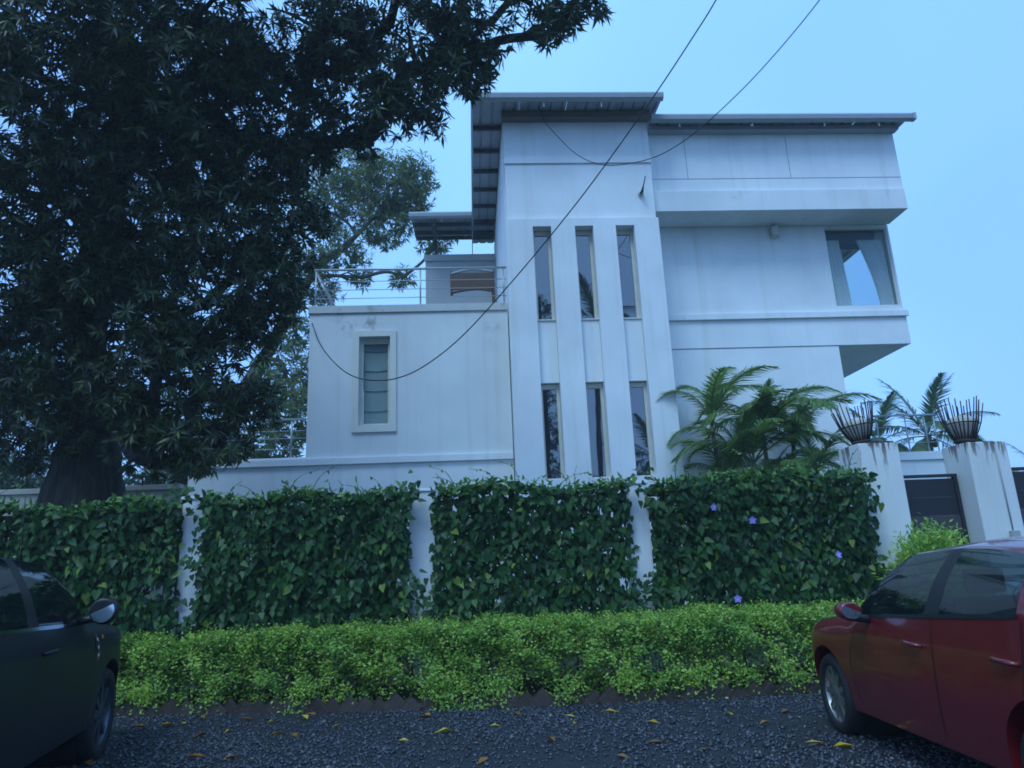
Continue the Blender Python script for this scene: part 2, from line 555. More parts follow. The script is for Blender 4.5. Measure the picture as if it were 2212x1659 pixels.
# leaf templates: (along, across, lift) and triangles
T_LANCE = (np.array([(0, 0, 0), (.42, -.5, .0), (.42, .5, .0), (.42, 0, -.05), (1, 0, -.12)]),
           np.array([(0, 3, 1), (0, 2, 3), (1, 3, 4), (3, 2, 4)]))
T_HEART = (np.array([(.06, 0, -.02), (-.06, -.27, .03), (.2, -.5, .02), (.58, -.32, -.02), (1, 0, -.14),
                     (.58, .32, -.02), (.2, .5, .02), (-.06, .27, .03), (.38, 0, -.06)]),
           np.array([(8, 1, 0), (8, 2, 1), (8, 3, 2), (8, 4, 3), (8, 5, 4), (8, 6, 5), (8, 7, 6), (8, 0, 7)]))
T_SMALL = (np.array([(0, 0, 0), (.5, -.5, .04), (1, 0, -.06), (.5, .5, .04)]), np.array([(0, 3, 1), (1, 3, 2)]))
T_BLADE = (np.array([(0, -.5, 0), (0, .5, 0), (.45, -.5, .0), (.45, .5, .0), (1, 0, -.25)]),
           np.array([(0, 1, 2), (2, 1, 3), (2, 3, 4)]))

def unit(a):
    return a / np.maximum(np.linalg.norm(a, axis=-1, keepdims=True), 1e-9)

def leaves_arrays(tmpl, C, D, Nn, L, Wd):
    T, F = tmpl
    D = unit(D)
    Sx = unit(np.cross(D, Nn))
    Nn = np.cross(Sx, D)
    n, k = len(C), len(T)
    L = np.broadcast_to(L, (n,))[:, None, None]
    Wd = np.broadcast_to(Wd, (n,))[:, None, None]
    V = C[:, None, :] + L * T[None, :, 0:1] * D[:, None, :] + Wd * T[None, :, 1:2] * Sx[:, None, :] + L * T[None, :, 2:3] * Nn[:, None, :]
    Fa = F[None] + (np.arange(n) * k)[:, None, None]
    return V.reshape(-1, 3), Fa.reshape(-1, 3)

def mesh_np(name, V, F):
    me = bpy.data.meshes.new(name)
    me.vertices.add(len(V))
    me.vertices.foreach_set('co', np.ascontiguousarray(V, dtype=np.float32).ravel())
    me.loops.add(F.size)
    me.loops.foreach_set('vertex_index', np.ascontiguousarray(F, dtype=np.int32).ravel())
    me.polygons.add(len(F))
    me.polygons.foreach_set('loop_start', np.arange(0, F.size, 3, dtype=np.int32))
    me.update(calc_edges=True)
    return me

def foliage(name, tmpl, C, D, Nn, L, Wd, mat, parent=None, kind='stuff'):
    V, F = leaves_arrays(tmpl, C, D, Nn, L, Wd)
    o = link(name, mesh_np(name, V, F), mat, parent)
    if kind:
        o['kind'] = kind
    return o

def rand_unit(n):
    return unit(rng.normal(size=(n, 3)))

def frame_matrix(c, d, nrm, sc):
    d = Vector(d).normalized()
    s = d.cross(Vector(nrm))
    if s.length < 1e-4:
        s = d.orthogonal()
    s.normalize()
    n2 = s.cross(d)
    m = Matrix(((d.x, s.x, n2.x, 0), (d.y, s.y, n2.y, 0), (d.z, s.z, n2.z, 0), (0, 0, 0, 1)))
    return Matrix.Translation(Vector(c)) @ m @ Matrix.Diagonal((*sc, 1.0))

# ================================================================== GROUND
bm = bmesh.new()
bmesh.ops.create_grid(bm, x_segments=2, y_segments=2, size=240)
structure('ground', bm, M_GRASS)

EDGE = [(-9.0, 9.0), (-6.0, 8.95), (-3.74, 8.62), (-1.64, 8.22), (.31, 7.93), (2.22, 7.82), (3.46, 7.82), (4.7, 7.9)]
def edge_y(x):
    for (a, ya), (b, yb) in zip(EDGE, EDGE[1:]):
        if a <= x <= b:
            t = (x - a) / (b - a)
            return ya + (yb - ya) * t
    return EDGE[0][1] if x < EDGE[0][0] else EDGE[-1][1]

bm = bmesh.new()
vs_ = [bm.verts.new((x, y, .012)) for x, y in ((-60, -9), (60, -9), (60, 9.3), (9.0, 9.3), (4.7, 9.3))]
vs_ += [bm.verts.new((x, y, .012)) for x, y in reversed(EDGE)] + [bm.verts.new((-60, 9.0, .012))]
bm.faces.new(vs_)
bmesh.ops.triangulate(bm, faces=bm.faces[:])
structure('road', bm, M_ROAD)

bm = bmesh.new()
top = [bm.verts.new((x, y + .05, .07)) for x, y in EDGE]
bot = [bm.verts.new((x, 9.3, .10)) for x, y in EDGE]
for i in range(len(EDGE) - 1):
    bm.faces.new((top[i], top[i + 1], bot[i + 1], bot[i]))
structure('planting_bed', bm, M_SOIL)

# loose wet stone chips on the road
n = 42000
px = rng.uniform(-5.2, 5.4, n)
py = rng.uniform(4.2, 8.7, n)
lim = np.interp(px, [e[0] for e in EDGE], [e[1] for e in EDGE]) - .03
keep = py < lim
px, py = px[keep], py[keep]
dens = .5 + .5 * np.sin(px * 1.3 + 1.1) * np.sin(py * 1.9 + px * .6)
keep = rng.uniform(0, 1, len(px)) < .2 + .8 * dens ** .8
px, py = px[keep], py[keep]
n = len(px)
O = np.array([(1, 0, 0), (-1, 0, 0), (0, 1, 0), (0, -1, 0), (0, 0, 1), (0, 0, -1)], float)
OF = np.array([(0, 2, 4), (2, 1, 4), (1, 3, 4), (3, 0, 4), (2, 0, 5), (1, 2, 5), (3, 1, 5), (0, 3, 5)])
sz = rng.uniform(.008, .022, n) * np.where(rng.uniform(0, 1, n) < .06, 1.5, 1)
Vv = O[None] * (sz[:, None, None] * np.stack([rng.uniform(.8, 1.7, n), rng.uniform(.7, 1.2, n), rng.uniform(.4, .8, n)], 1)[:, None, :])
Vv = Vv + rng.normal(size=Vv.shape) * sz[:, None, None] * .22
a = rng.uniform(0, 6.28, n)
ca, sa = np.cos(a)[:, None], np.sin(a)[:, None]
Vv = np.stack([Vv[..., 0] * ca - Vv[..., 1] * sa, Vv[..., 0] * sa + Vv[..., 1] * ca, Vv[..., 2]], -1)
Vv += np.stack([px, py, .012 + sz * .3], 1)[:, None, :]
Fs = OF[None] + (np.arange(n) * 6)[:, None, None]
gv = link('gravel', mesh_np('gravel', Vv.reshape(-1, 3), Fs.reshape(-1, 3)), M_STONE)
tag(gv, 'loose wet grey stone chips strewn over the road', 'gravel', kind='stuff')

# ================================================================== HOUSE
H = thing('house', 'white modernist house with a stair tower, slit windows and metal roofs', 'house', (0, 14, 0))
HY = 14.0
def hb(name, x0, x1, y0, y1, z0, z1, mat, parent=None, bevel=0.0):
    return bx(name, x0, x1, y0 - HY, y1 - HY, z0, z1, mat, parent or H, bevel)
def hwall(name, x0, x1, z0, z1, y0, y1, mat, openings=()):
    return bobj(name, wall_bm(x0, x1, z0, z1, y0 - HY, y1 - HY, openings), mat, H)

# --- stair tower
CH = [(1.44, 1.84), (2.36, 2.76), (3.26, 3.67)]
hwall('tower_front_wall', .86, 4.22, 0, 8.74, 14.0, 14.34, M_WALL, [(a, b, 3.06, 8.56) for a, b in CH])
hwall('upper_tower_wall', .90, 4.20, 8.742, 11.42, 14.10, 14.36, M_WALL)
hb('tower_side_wall', .88, 1.12, 14.37, 21.0, 0, 11.40, M_WALL)
hb('tower_side_wall', 3.98, 4.19, 14.37, 21.0, 0, 11.40, M_WALL)
hb('tower_back_wall', 1.13, 3.97, 20.7, 21.0, 0, 11.40, M_INT)
hb('tower_floor', 1.13, 3.97, 14.5, 20.6, 5.2, 5.4, M_INT)
hb('ledge', .885, 4.215, 14.06, 14.098, 10.14, 10.27, M_WALL, None, .006)
for (a, b) in CH:
    hb('spandrel_panel', a + .002, b - .002, 14.12, 14.30, 5.07, 6.42, M_WALL, None, .004)
    for (z0, z1) in ((6.425, 8.55), (3.07, 5.06)):
        w = bpy.data.objects.new('window', None)
        COL.objects.link(w)
        w.parent = H
        w.location = ((a + b) / 2, 14.26 - HY, z0)
        hw, hh = (b - a) / 2 - .004, z1 - z0
        bm = bmesh.new()
        box(bm, -hw, -hw + .05, -.03, .03, 0, hh)
        box(bm, hw - .06, hw, -.03, .03, 0, hh)
        box(bm, -hw + .05, hw - .06, -.03, .03, hh - .10, hh)
        box(bm, -hw + .05, hw - .06, -.03, .03, 0, .04)
        bobj('frame', bm, M_FRAME, w)
        bx('pane', -hw + .051, hw - .061, 0, .012, .041, hh - .101, M_PANE, w)
        bx('sill', -hw, hw, -.17, -.031, .0, .025, M_TRIM, w)

# --- left wing
WY = 14.7
hwall('wing_wall', -3.42, .858, 3.60, 6.90, WY, WY + .26, M_WING, [(-2.36, -1.70, 4.40, 6.35)])
hb('wing_side_wall', -3.42, -3.18, WY + .262, 19.6, 3.60, 6.9, M_WING)
hb('wing_parapet', -3.46, .856, WY - .04, WY + .24, 6.902, 7.07, M_PARA, None, .008)
hb('wing_parapet', -3.46, -3.2, WY + .242, 19.6, 6.902, 7.065, M_PARA)
hb('terrace_floor', -3.17, .87, WY + .27, 20.2, 6.6, 6.8, M_FLOOR)
hwall('ground_floor_wall', -5.75, .856, 0, 3.60, WY, WY + .26, M_WALL)
hb('ledge', -5.79, .857, WY - .06, WY - .001, 3.60, 3.74, M_WALL, None, .008)
hb('lower_parapet', -5.75, -3.425, WY, WY + .2, 3.602, 3.78, M_WALL)
hb('lower_terrace_floor', -5.75, -3.43, WY + .22, 19.5, 3.3, 3.5, M_FLOOR)
# framed window in the wing
w = bpy.data.objects.new('window', None)
COL.objects.link(w)
w.parent = H
w.location = (-2.03, WY - HY, 4.40)
bm = bmesh.new()
for q in ((-.46, -.331, -.045, -.001, -.14, 2.08), (.331, .46, -.045, -.001, -.14, 2.08),
          (-.33, .33, -.045, -.001, 1.951, 2.08), (-.33, .33, -.045, -.001, -.14, -.001)):
    box(bm, *q)
bobj('surround', bm, M_TRIM, w)
bm = bmesh.new()
for q in ((-.329, -.25, .10, .16, .001, 1.949), (.27, .329, .10, .16, .001, 1.949),
          (-.249, .269, .10, .16, 1.82, 1.949), (-.249, .269, .10, .16, .001, .06)):
    box(bm, *q)
bobj('frame', bm, M_FRAME, w)
bx('pane', -.248, .268, .13, .14, .061, 1.819, M_CLEAR, w)
bl = bx('blind', -.248, .268, .18, .20, .061, 1.819, M_BLIND, w)
for k in range(4):
    tube('blind_fold', [(-.24, .165, .36 + k * .44), (0, .16, .35 + k * .44), (.26, .165, .36 + k * .44)], .009, M_BLIND, w, 6)

# --- right wing
hwall('upper_right_wall', 4.23, 10.16, 9.542, 11.10, 14.34, 14.60, M_WALL)
hb('wall_joint', 4.24, 10.155, 14.334, 14.3395, 9.865, 9.877, M_GREYWALL)
hb('wall_joint', 5.10, 5.112, 14.334, 14.3395, 9.88, 10.95, M_GREYWALL)
hb('wall_joint', 7.52, 7.532, 14.334, 14.3395, 9.88, 10.95, M_GREYWALL)
hb('upper_side_wall', 9.92, 10.15, 14.61, 21.0, 9.55, 11.10, M_WALL)
hb('slab_band', 4.225, 10.14, 14.28, 15.06, 9.03, 9.54, M_BAND, None, .01)
hb('upper_slab', 4.23, 10.10, 15.07, 21.0, 9.05, 9.5, M_WALL)
hwall('first_floor_wall', 4.221, 10.12, 6.84, 9.045, 15.1, 15.32, M_WALL, [(8.53, 10.08, 6.97, 8.98)])
hb('ledge', 4.222, 10.19, 15.03, 15.098, 6.70, 6.838, M_WALL, None, .008)
hb('floor_band', 4.223, 10.16, 15.10, 15.32, 6.04, 6.836, M_WALL, None, .006)
hb('first_floor_slab', 4.23, 10.14, 15.33, 21.0, 6.04, 6.5, M_WALL)
hwall('right_ground_wall', 4.222, 8.44, 0, 6.03, 15.12, 15.34, M_WALL)
hb('right_ground_side_wall', 8.2, 8.435, 15.35, 21.0, 0, 6.03, M_WALL)
# side wall of the corner room with its opening, back wall with a far window
bm = wall_bm(15.33, 21.0, 6.51, 9.04, -10.11, -9.93, [(15.40, 17.6, 6.97, 8.98)])
bmesh.ops.rotate(bm, cent=(0, 0, 0), matrix=Matrix.Rotation(R(90), 3, 'Z'), verts=bm.verts)
bmesh.ops.translate(bm, verts=bm.verts, vec=(0, -HY, 0))
bobj('first_floor_side_wall', bm, M_WALL, H)
hwall('first_floor_back_wall', 6.6, 9.92, 6.51, 9.04, 20.8, 21.0, M_INT, [(9.15, 9.65, 6.55, 8.3)])
hb('room_partition', 6.5, 6.6, 15.34, 20.79, 6.51, 9.04, M_INT)

w = bpy.data.objects.new('window', None)
COL.objects.link(w)
w.parent = H
w.location = (9.255, 15.16 - HY, 6.97)
w['label'] = 'corner window with curtains'
bm = bmesh.new()
for q in ((-.723, -.69, -.03, .03, .001, 2.009), (.79, .824, -.03, .03, .001, 2.009),
          (-.689, .789, -.03, .03, 1.975, 2.009), (-.689, .789, -.03, .03, .001, .035)):
    box(bm, *q)
bobj('frame', bm, M_TRIM, w)
bx('pane', -.688, .788, 0, .01, .036, 1.974, M_CLEAR, w)
bx('side_pane', .75, .76, .25, 2.4, .02, 1.99, M_CLEAR, w)
bx('pelmet', -.70, .60, .13, .50, 1.70, 2.0, M_INT, w)
def curtain(x0t, x1t, x0b, x1b, y, z0, z1, folds, name='curtain'):
    vv, ff = [], []
    nx, nz = folds * 6, 14
    for j in range(nz + 1):
        t = j / nz
        s = t ** 1.6
        a, b = x0b + (x0t - x0b) * s, x1b + (x1t - x1b) * s
        for i in range(nx + 1):
            u = i / nx
            vv.append((a + (b - a) * u, y + .035 * math.sin(u * folds * 6.283 + .4 * math.sin(t * 3)), z0 + (z1 - z0) * t))
    for j in range(nz):
        for i in range(nx):
            k = j * (nx + 1) + i
            ff.append((k, k + 1, k + nx + 2, k + nx + 1))
    me = bpy.data.meshes.new(name)
    me.from_pydata(vv, [], ff)
    return link(name, me, M_CURTAIN, w, smooth=True)
curtain(-.685, -.34, -.68, -.26, .075, .04, 1.74, 4)
curtain(.10, .74, .44, .76, .075, .04, 1.74, 7)

# wall lamp and spout
lm = lathe('wall_lamp', [(0.0, .0), (.085, .0), (.09, .02), (.09, .24), (.07, .27), (0.0, .27)], M_WHITEP, H, 20)
lm.location = (7.28, 15.0 - HY, 8.72)
hb('lamp_bracket', 7.25, 7.31, 15.01, 15.098, 8.92, 9.0, M_GREYWALL)
sp = tube('spout_pipe', [(3.90, 14.05 - HY, 9.36), (3.90, 13.92 - HY, 9.34), (3.93, 13.90 - HY, 9.46), (3.99, 13.88 - HY, 9.68)], [.03, .03, .014, .012], M_IRON, H, 8)
sc = lathe('spout_collar', [(0, -.03), (.07, -.03), (.06, .0), (.03, .04), (0, .04)], M_WHITEP, H, 14, 'Y')
sc.location = (3.90, 14.07 - HY, 9.36)

# --- roofs: corrugated sheets on purlins, gutters
def corrugated(name, x0, x1, y0, y1, zf, parent, pitch=.25, ridge=.035, nrm_th=.01):
    """sheet spanning x0..x1, running along y; zf(y) height; ridges along y"""
    xs, hs = [], []
    x = x0
    while x < x1 - 1e-6:
        for dx, h in ((0, 0), (.40, 0), (.44, ridge), (.52, ridge), (.56, 0)):
            xx = x + dx * pitch / .6
            if xx < x1:
                xs.append(xx)
                hs.append(h)
        x += pitch
    xs.append(x1)
    hs.append(0)
    vv, ff = [], []
    for y in (y0, y1):
        for xx, h in zip(xs, hs):
            vv.append((xx, y - HY, zf(y) + h))
    k = len(xs)
    for i in range(k - 1):
        ff.append((i, i + 1, k + i + 1, k + i))
    me = bpy.data.meshes.new(name)
    me.from_pydata(vv, [], ff)
    o = link(name, me, M_ROOF, parent)
    md = o.modifiers.new('thickness', 'SOLIDIFY')
    md.thickness = .006
    return o

zr = lambda y: 11.36 + .045 * (y - 13.4)
roof = bpy.data.objects.new('roof', None)
COL.objects.link(roof)
roof.parent = H
roof['label'] = 'corrugated metal roof over the stair tower'
n_sheet = 4
for i in range(n_sheet):
    a = .20 + (4.42 - .20) / n_sheet * i
    corrugated('roof_sheet', a, a + (4.42 - .20) / n_sheet - .004, 13.42, 21.3, lambda y, i=i: zr(y) + .006 * (i % 2), roof)
gut = tube_geo
def gutter(name, x0, x1, y, z, parent, r=.085):
    """half-round front-closed gutter as a swept profile along x"""
    prof = [(.0, .10), (-.13, .10), (-.15, .06), (-.13, -.03), (-.05, -.07), (.0, -.05)]
    vv = [(x, y - HY + p[0], z + p[1]) for x in (x0, x1) for p in prof]
    k = len(prof)
    ff = [(i, (i + 1) % k, k + (i + 1) % k, k + i) for i in range(k)] + [tuple(range(k))[::-1], tuple(range(k, 2 * k))]
    me = bpy.data.meshes.new(name)
    me.from_pydata(vv, [], ff)
    return link(name, me, M_GUTTER, parent)
gutter('gutter', .19, 4.40, 13.42, 11.30, roof)
for x in (1.75, 3.02):
    bx('gutter_bracket', x, x + .03, 13.41 - HY, 13.44 - HY, 11.12, 11.34, M_WHITEP, roof)
bx('fascia_board', .86, 4.24, 13.90 - HY, 14.095 - HY, 11.20, 11.37, M_FASCIA, roof)
for y in np.arange(14.5, 21.2, 1.0):
    bx('purlin', .22, .875, y - HY, y - HY + .06, zr(y) - .11, zr(y) - .012, M_PURLIN, roof)
bx('edge_trim', .17, .195, 13.43 - HY, 21.3 - HY, 11.30, 11.42, M_GUTTER, roof)

canopy = bpy.data.objects.new('terrace_roof', None)
COL.objects.link(canopy)
canopy.parent = H
zc = lambda y: 11.50 + .14 * (y - 19.0)
for i in range(2):
    corrugated('roof_sheet', -1.62 + i * .9, -1.62 + i * .9 + .896, 19.0, 20.9, lambda y, i=i: zc(y) + .006 * (i % 2), canopy)
gutter('gutter', -1.66, .19, 19.0, 11.46, canopy)
for y in (19.55, 20.3, 20.8):
    bx('purlin', -1.6, .85, y - HY, y - HY + .07, zc(y) - .12, zc(y) - .012, M_PURLIN, canopy)
bx('rafter', -1.02, -.90, 19.1 - HY, 20.8 - HY, 11.22, 11.37, M_PURLIN, canopy)
bx('canopy_post', -1.0, -.92, 20.3 - HY, 20.38 - HY, 10.2, 11.5, M_PURLIN, canopy)
hb('terrace_back_wall', -1.26, .86, 20.0, 20.2, 6.81, 10.68, M_GREYWALL)
hb('back_wall_coping', -1.30, .86, 19.94, 19.998, 10.50, 10.70, M_GREYWALL)

zw = lambda y: 11.16 + .03 * (y - 13.9)
wroof = bpy.data.objects.new('wing_roof', None)
COL.objects.link(wroof)
wroof.parent = H
for i in range(5):
    a = 4.26 + 6.08 / 5 * i
    corrugated('roof_sheet', a, a + 6.08 / 5 - .004, 13.92, 21.2, lambda y, i=i: zw(y) + .006 * (i % 2), wroof)
gutter('gutter', 4.24, 10.36, 13.95, 11.12, wroof)
for x in (4.9, 6.6, 8.3, 9.6):
    bx('gutter_bracket', x, x + .03, 13.95 - HY, 13.975 - HY, 10.98, 11.14, M_WHITEP, wroof)
bx('fascia_board', 4.25, 10.2, 14.15 - HY, 14.335 - HY, 11.02, 11.135, M_GUTTER, wroof)
bx('gutter_outlet', 10.365, 10.44, 13.80 - HY, 13.94 - HY, 11.06, 11.22, M_GUTTER, wroof)

# --- railings
def railing(name, x0, x1, y, z0, h, wires, posts, side_to=None, lab=None):
    r = bpy.data.objects.new(name, None)
    COL.objects.link(r)
    r.parent = H
    r.location = (0, y - HY, z0)
    tube('top_rail', [(x0, 0, h), (x1, 0, h)], .028, M_STEEL, r, 8)
    for z in wires:
        tube('rail_wire', [(x0, 0, z), (x1, 0, z)], .009, M_STEEL, r, 6)
    for x in posts:
        tube('rail_post', [(x, 0, 0), (x, 0, h - .02)], .018, M_STEEL, r, 6)
    if side_to:
        tube('top_rail', [(x0, 0, h + .001), (x0, side_to - y, h)], .028, M_STEEL, r, 8)
        for z in wires:
            tube('rail_wire', [(x0, 0, z + .001), (x0, side_to - y, z)], .009, M_STEEL, r, 6)
    return r
railing('terrace_railing', -3.36, .87, WY + .10, 7.065, .90, [.22, .42, .62], [-3.34, -1.05, .80], 19.5)
tube('railing_brace', [(-3.34, WY + .12 - HY, 7.9), (-2.95, WY + .12 - HY, 7.08)], .02, M_STEEL, H, 6)
railing('lower_railing', -5.7, -3.46, WY + .10, 3.78, .82, [.20, .42, .58], [-5.65, -4.75, -3.75])
# annexe beyond the gate
hb('annexe_wall', 10.1, 13.2, 17.0, 17.3, 0, 3.78, M_WALL)
hb('annexe_coping', 10.05, 13.25, 16.94, 16.998, 3.60, 3.80, M_WALL)
railing('annexe_railing', 10.15, 11.75, 17.1, 3.80, .95, [.25, .45, .65], [10.2, 10.95, 11.45, 11.7])

lw = thing('compound_wall', 'low weathered grey wall joining the house beside the big tree trunk', 'wall', (-7.3, 13.5, 0))
for k in range(5):
    bx('wall_panel', -2.0 + k * .78, -2.0 + k * .78 + .765, 0, .14, 0, 3.06, M_PLINTH, lw, .01)
bx('coping', -2.03, 1.9, -.04, .18, 3.062, 3.16, M_PLINTH, lw, .01)

# brown bench on the terrace
bt = thing('terrace_bench', 'brown wooden bench back with arched rails behind the terrace railing', 'bench', (0, 0, 6.8))
bx('back_panel', -.40, .62, 16.02, 16.07, 1.15, 1.58, M_BROWN, bt, .01)
bx('back_leg', .575, .655, 16.03, 16.11, 0, 1.63, M_BROWN, bt)
bx('back_leg', -.42, -.36, 16.03, 16.10, 1.02, 1.63, M_BROWN, bt)
tube('arched_rail', curve_pts([(-.40, 16.03, 1.07), (0, 16.03, 1.14), (.3, 16.03, 1.15), (.6, 16.03, 1.10)], 14), .03, M_BROWN, bt, 6)
tube('top_rail', curve_pts([(-.40, 16.03, 1.56), (0, 16.03, 1.66), (.3, 16.03, 1.66), (.62, 16.03, 1.60)], 14), .03, M_GREYWALL, bt, 6)
bx('seat', -.38, .6, 16.12, 16.5, .42, .48, M_BROWN, bt)
for x in (-.38, .56):
    bx('leg', x, x + .05, 16.45, 16.5, 0, .42, M_BROWN, bt)

# ================================================================== BOUNDARY WALL
BW = thing('boundary_wall', 'white plastered boundary wall of square posts and low plinth behind the hedge', 'wall', (0, 9.4, 0))
POSTS = [(-6.6, -6.28), (-3.72, -3.40), (-.84, -.51), (2.03, 2.31)]
for a, b in POSTS:
    p_ = bx('post', a, b, 0, .30, 0, 2.42, M_POST, BW, .012)
    bx('post_cap', a - .02, b + .02, -.02, .32, 2.421, 2.46, M_POST, BW, .008)
spans = list(zip([p[1] for p in POSTS], [p[0] for p in POSTS][1:] + [5.27]))
spans = [(-9.4, -6.6)] + spans
for a, b in spans:
    bx('plinth', a + .002, b - .002, .03, .26, 0, .78, M_PLINTH, BW, .008)
    bx('top_bar', a + .002, b - .002, .12, .16, 2.26, 2.31, M_IRON, BW)
    bx('bottom_bar', a + .002, b - .002, .12, .16, .80, .85, M_IRON, BW)
    me = None
    n_b = int((b - a) / .14)
    for i in range(n_b):
        x = a + (i + .5) * (b - a) / n_b
        if me is None:
            o = tube('fence_bar', [(0, .14, .852), (0, .14, 2.258)], .008, M_IRON, BW, 5)
            me = o.data
        else:
            o = link('fence_bar', me, None, BW)
        o.location.x = x

# ================================================================== CREEPERS on the wall panels
def leaf_template_mesh(name, tmpl, aspect, mat):
    T, F = tmpl
    V = T.copy()
    V[:, 1] *= aspect
    me = mesh_np(name, V, F)
    me.materials.append(mat)
    return me
ME_HEART = [leaf_template_mesh('creeper_leaf', T_HEART, a_, M_CREEP) for a_ in (.74, .66, .82)]

def creeper(name, label, x0, x1, dens, top_f, holes=(), flowers=(), runners=0):
    t = thing(name, label, 'creeper', ((x0 + x1) / 2, 9.3, 0), 'creepers covering the panels of the boundary wall')
    bx0 = (x0 + x1) / 2
    n = int((x1 - x0) * dens)
    X = rng.uniform(x0 - .09, x1 + .09, n)
    Zt = np.array([top_f(x) for x in X])
    v = rng.uniform(0, 1, n)
    Z = .62 + (Zt - .62) * v
    ok = np.ones(n, bool)
    # ragged edges: thinner outside the panel and in a few gaps
    out = np.maximum(np.maximum(x0 - X, X - x1), 0)
    ok &= rng.uniform(0, 1, n) > out / .08
    for hx, hz, hr in holes:
        ok &= ((X - hx) ** 2 + ((Z - hz) * 1.3) ** 2 > hr ** 2) | (rng.uniform(0, 1, n) < .12)
    X, Z = X[ok], Z[ok]
    n = len(X)
    depth = rng.beta(1.0, 1.5, n)
    lump = .06 * np.sin(X * 3.1 + Z * 2.3) + .05 * np.sin(X * 7.3 - Z * 5.1)
    bulge = .10 * np.clip((Z - 1.9) / .5, 0, 1)
    Y = 9.46 - depth * .34 - lump * depth - bulge * depth
    D = np.stack([rng.normal(0, .5, n), rng.normal(-.28, .3, n), rng.normal(-.95, .4, n)], 1)
    tp = (Z > Zt[ok] - .12)
    D[tp] = np.stack([rng.normal(0, .8, tp.sum()), rng.normal(-.4, .5, tp.sum()), rng.normal(.05, .5, tp.sum())], 1)
    Nn = np.stack([rng.normal(0, .5, n), rng.normal(-1, .3, n), rng.normal(.45, .45, n)], 1)
    L = rng.uniform(.055, .13, n)
    C = np.stack([X - bx0, Y - 9.3, Z], 1)
    order = np.argsort(-(depth + rng.uniform(0, .25, n)) * L)
    single, rest = order[:300], order[300:]
    foliage('leaf_mass', T_HEART, C[rest], D[rest], Nn[rest], L[rest], L[rest] * .74, M_CREEP, t)
    for k in single:
        o = link('leaf', ME_HEART[k % 3], None, t)
        o.matrix_local = frame_matrix(C[k], D[k], Nn[k], (L[k] * 1.06,) * 3)
    # new pale shoots along the top
    n2 = int((x1 - x0) * 190)
    X2 = rng.uniform(x0, x1, n2)
    Z2 = np.array([top_f(x) for x in X2]) + rng.uniform(-.10, .07, n2)
    C2 = np.stack([X2 - bx0, rng.uniform(-.22, .12, n2), Z2], 1)
    D2 = np.stack([rng.normal(0, 1, n2), rng.normal(-.4, .5, n2), rng.normal(.25, .6, n2)], 1)
    foliage('shoot_tips', T_HEART, C2, D2, rand_unit(n2) + np.array([0, -.4, 1.0]), rng.uniform(.05, .10, n2), rng.uniform(.035, .06, n2), M_CREEPNEW, t)
    # sprays of leaves spilling over the posts and the low plinth
    for e_x in (x0 - .10, x1 + .10):
        for k in range(4):
            m_ = rnd.randrange(10, 26)
            zc_ = rnd.choice((.75, .9, 1.05, rnd.uniform(1.2, 2.3), 2.42))
            Cc_ = np.array([e_x - bx0 + rnd.uniform(-.05, .05), -.14, zc_]) + rng.normal(0, 1, (m_, 3)) * np.array([.07, .04, .10])
            Dc_ = np.stack([rng.normal(0, .7, m_), rng.normal(-.4, .2, m_), rng.normal(-.7, .4, m_)], 1)
            foliage('spilling_leaves', T_HEART, Cc_, Dc_, rand_unit(m_) * .4 + np.array([0, -1, .5]), rng.uniform(.06, .13, m_), rng.uniform(.045, .09, m_), M_CREEP, t)
    # woody stems behind the leaves
    for k in range(5):
        x = rnd.uniform(x0 + .1, x1 - .1) - bx0
        pts = [(x + rnd.uniform(-.15, .15) * i, .12 + rnd.uniform(-.03, .03), .1 + i * .42) for i in range(6)]
        tube('vine_stem', curve_pts(pts, 16), .012, M_TWIG, t, 5)
    for k in range(runners):
        x = rnd.uniform(x0 + .1, x1 - .1)
        z = top_f(x) - .05
        dx, hgt = rnd.uniform(-.45, .45), rnd.uniform(.12, .42)
        pts = [(x - bx0, rnd.uniform(-.15, .1), z), (x - bx0 + dx * .35, rnd.uniform(-.2, .1), z + hgt * .7), (x - bx0 + dx, rnd.uniform(-.25, .1), z + hgt)]
        cp = curve_pts(pts, 12)
        ru = tube('runner', cp, [.005] * 6 + [.003] * 6, M_TWIG, t, 4)
        m_ = 5
        Cr = np.array([cp[rnd.randrange(2, 12)] for _ in range(m_)])
        foliage('runner_leaves', T_HEART, Cr, rand_unit(m_), rand_unit(m_) + np.array([0, -1, 1]), rng.uniform(.03, .06, m_), rng.uniform(.02, .04, m_), M_CREEPNEW, ru, None)
    for (fx, fz) in flowers:
        fl = bpy.data.objects.new('flower', None)
        COL.objects.link(fl)
        fl.parent = t
        fl.location = (fx - bx0, 8.98 - 9.3, fz)
        fl.rotation_euler = (R(rnd.uniform(-15, 15)), 0, R(rnd.uniform(-25, 25)))
        for q in range(5):
            a = q * 2 * math.pi / 5 + .3
            T, F = T_HEART
            V = T.copy()
            V[:, 1] *= 1.1
            V *= .055
            ca_, sa_ = math.cos(a), math.sin(a)
            V = np.stack([V[:, 0] * ca_ - V[:, 1] * sa_, -.012 + V[:, 2] - V[:, 0] * .1, V[:, 0] * sa_ + V[:, 1] * ca_], 1)
            link('petal', mesh_np('petal', V, F), M_FLOWER, fl)
        lathe('throat', [(0, .0), (.012, -.016), (.016, -.02), (.008, .03)], M_FLCORE, fl, 10, 'Y')
    return t

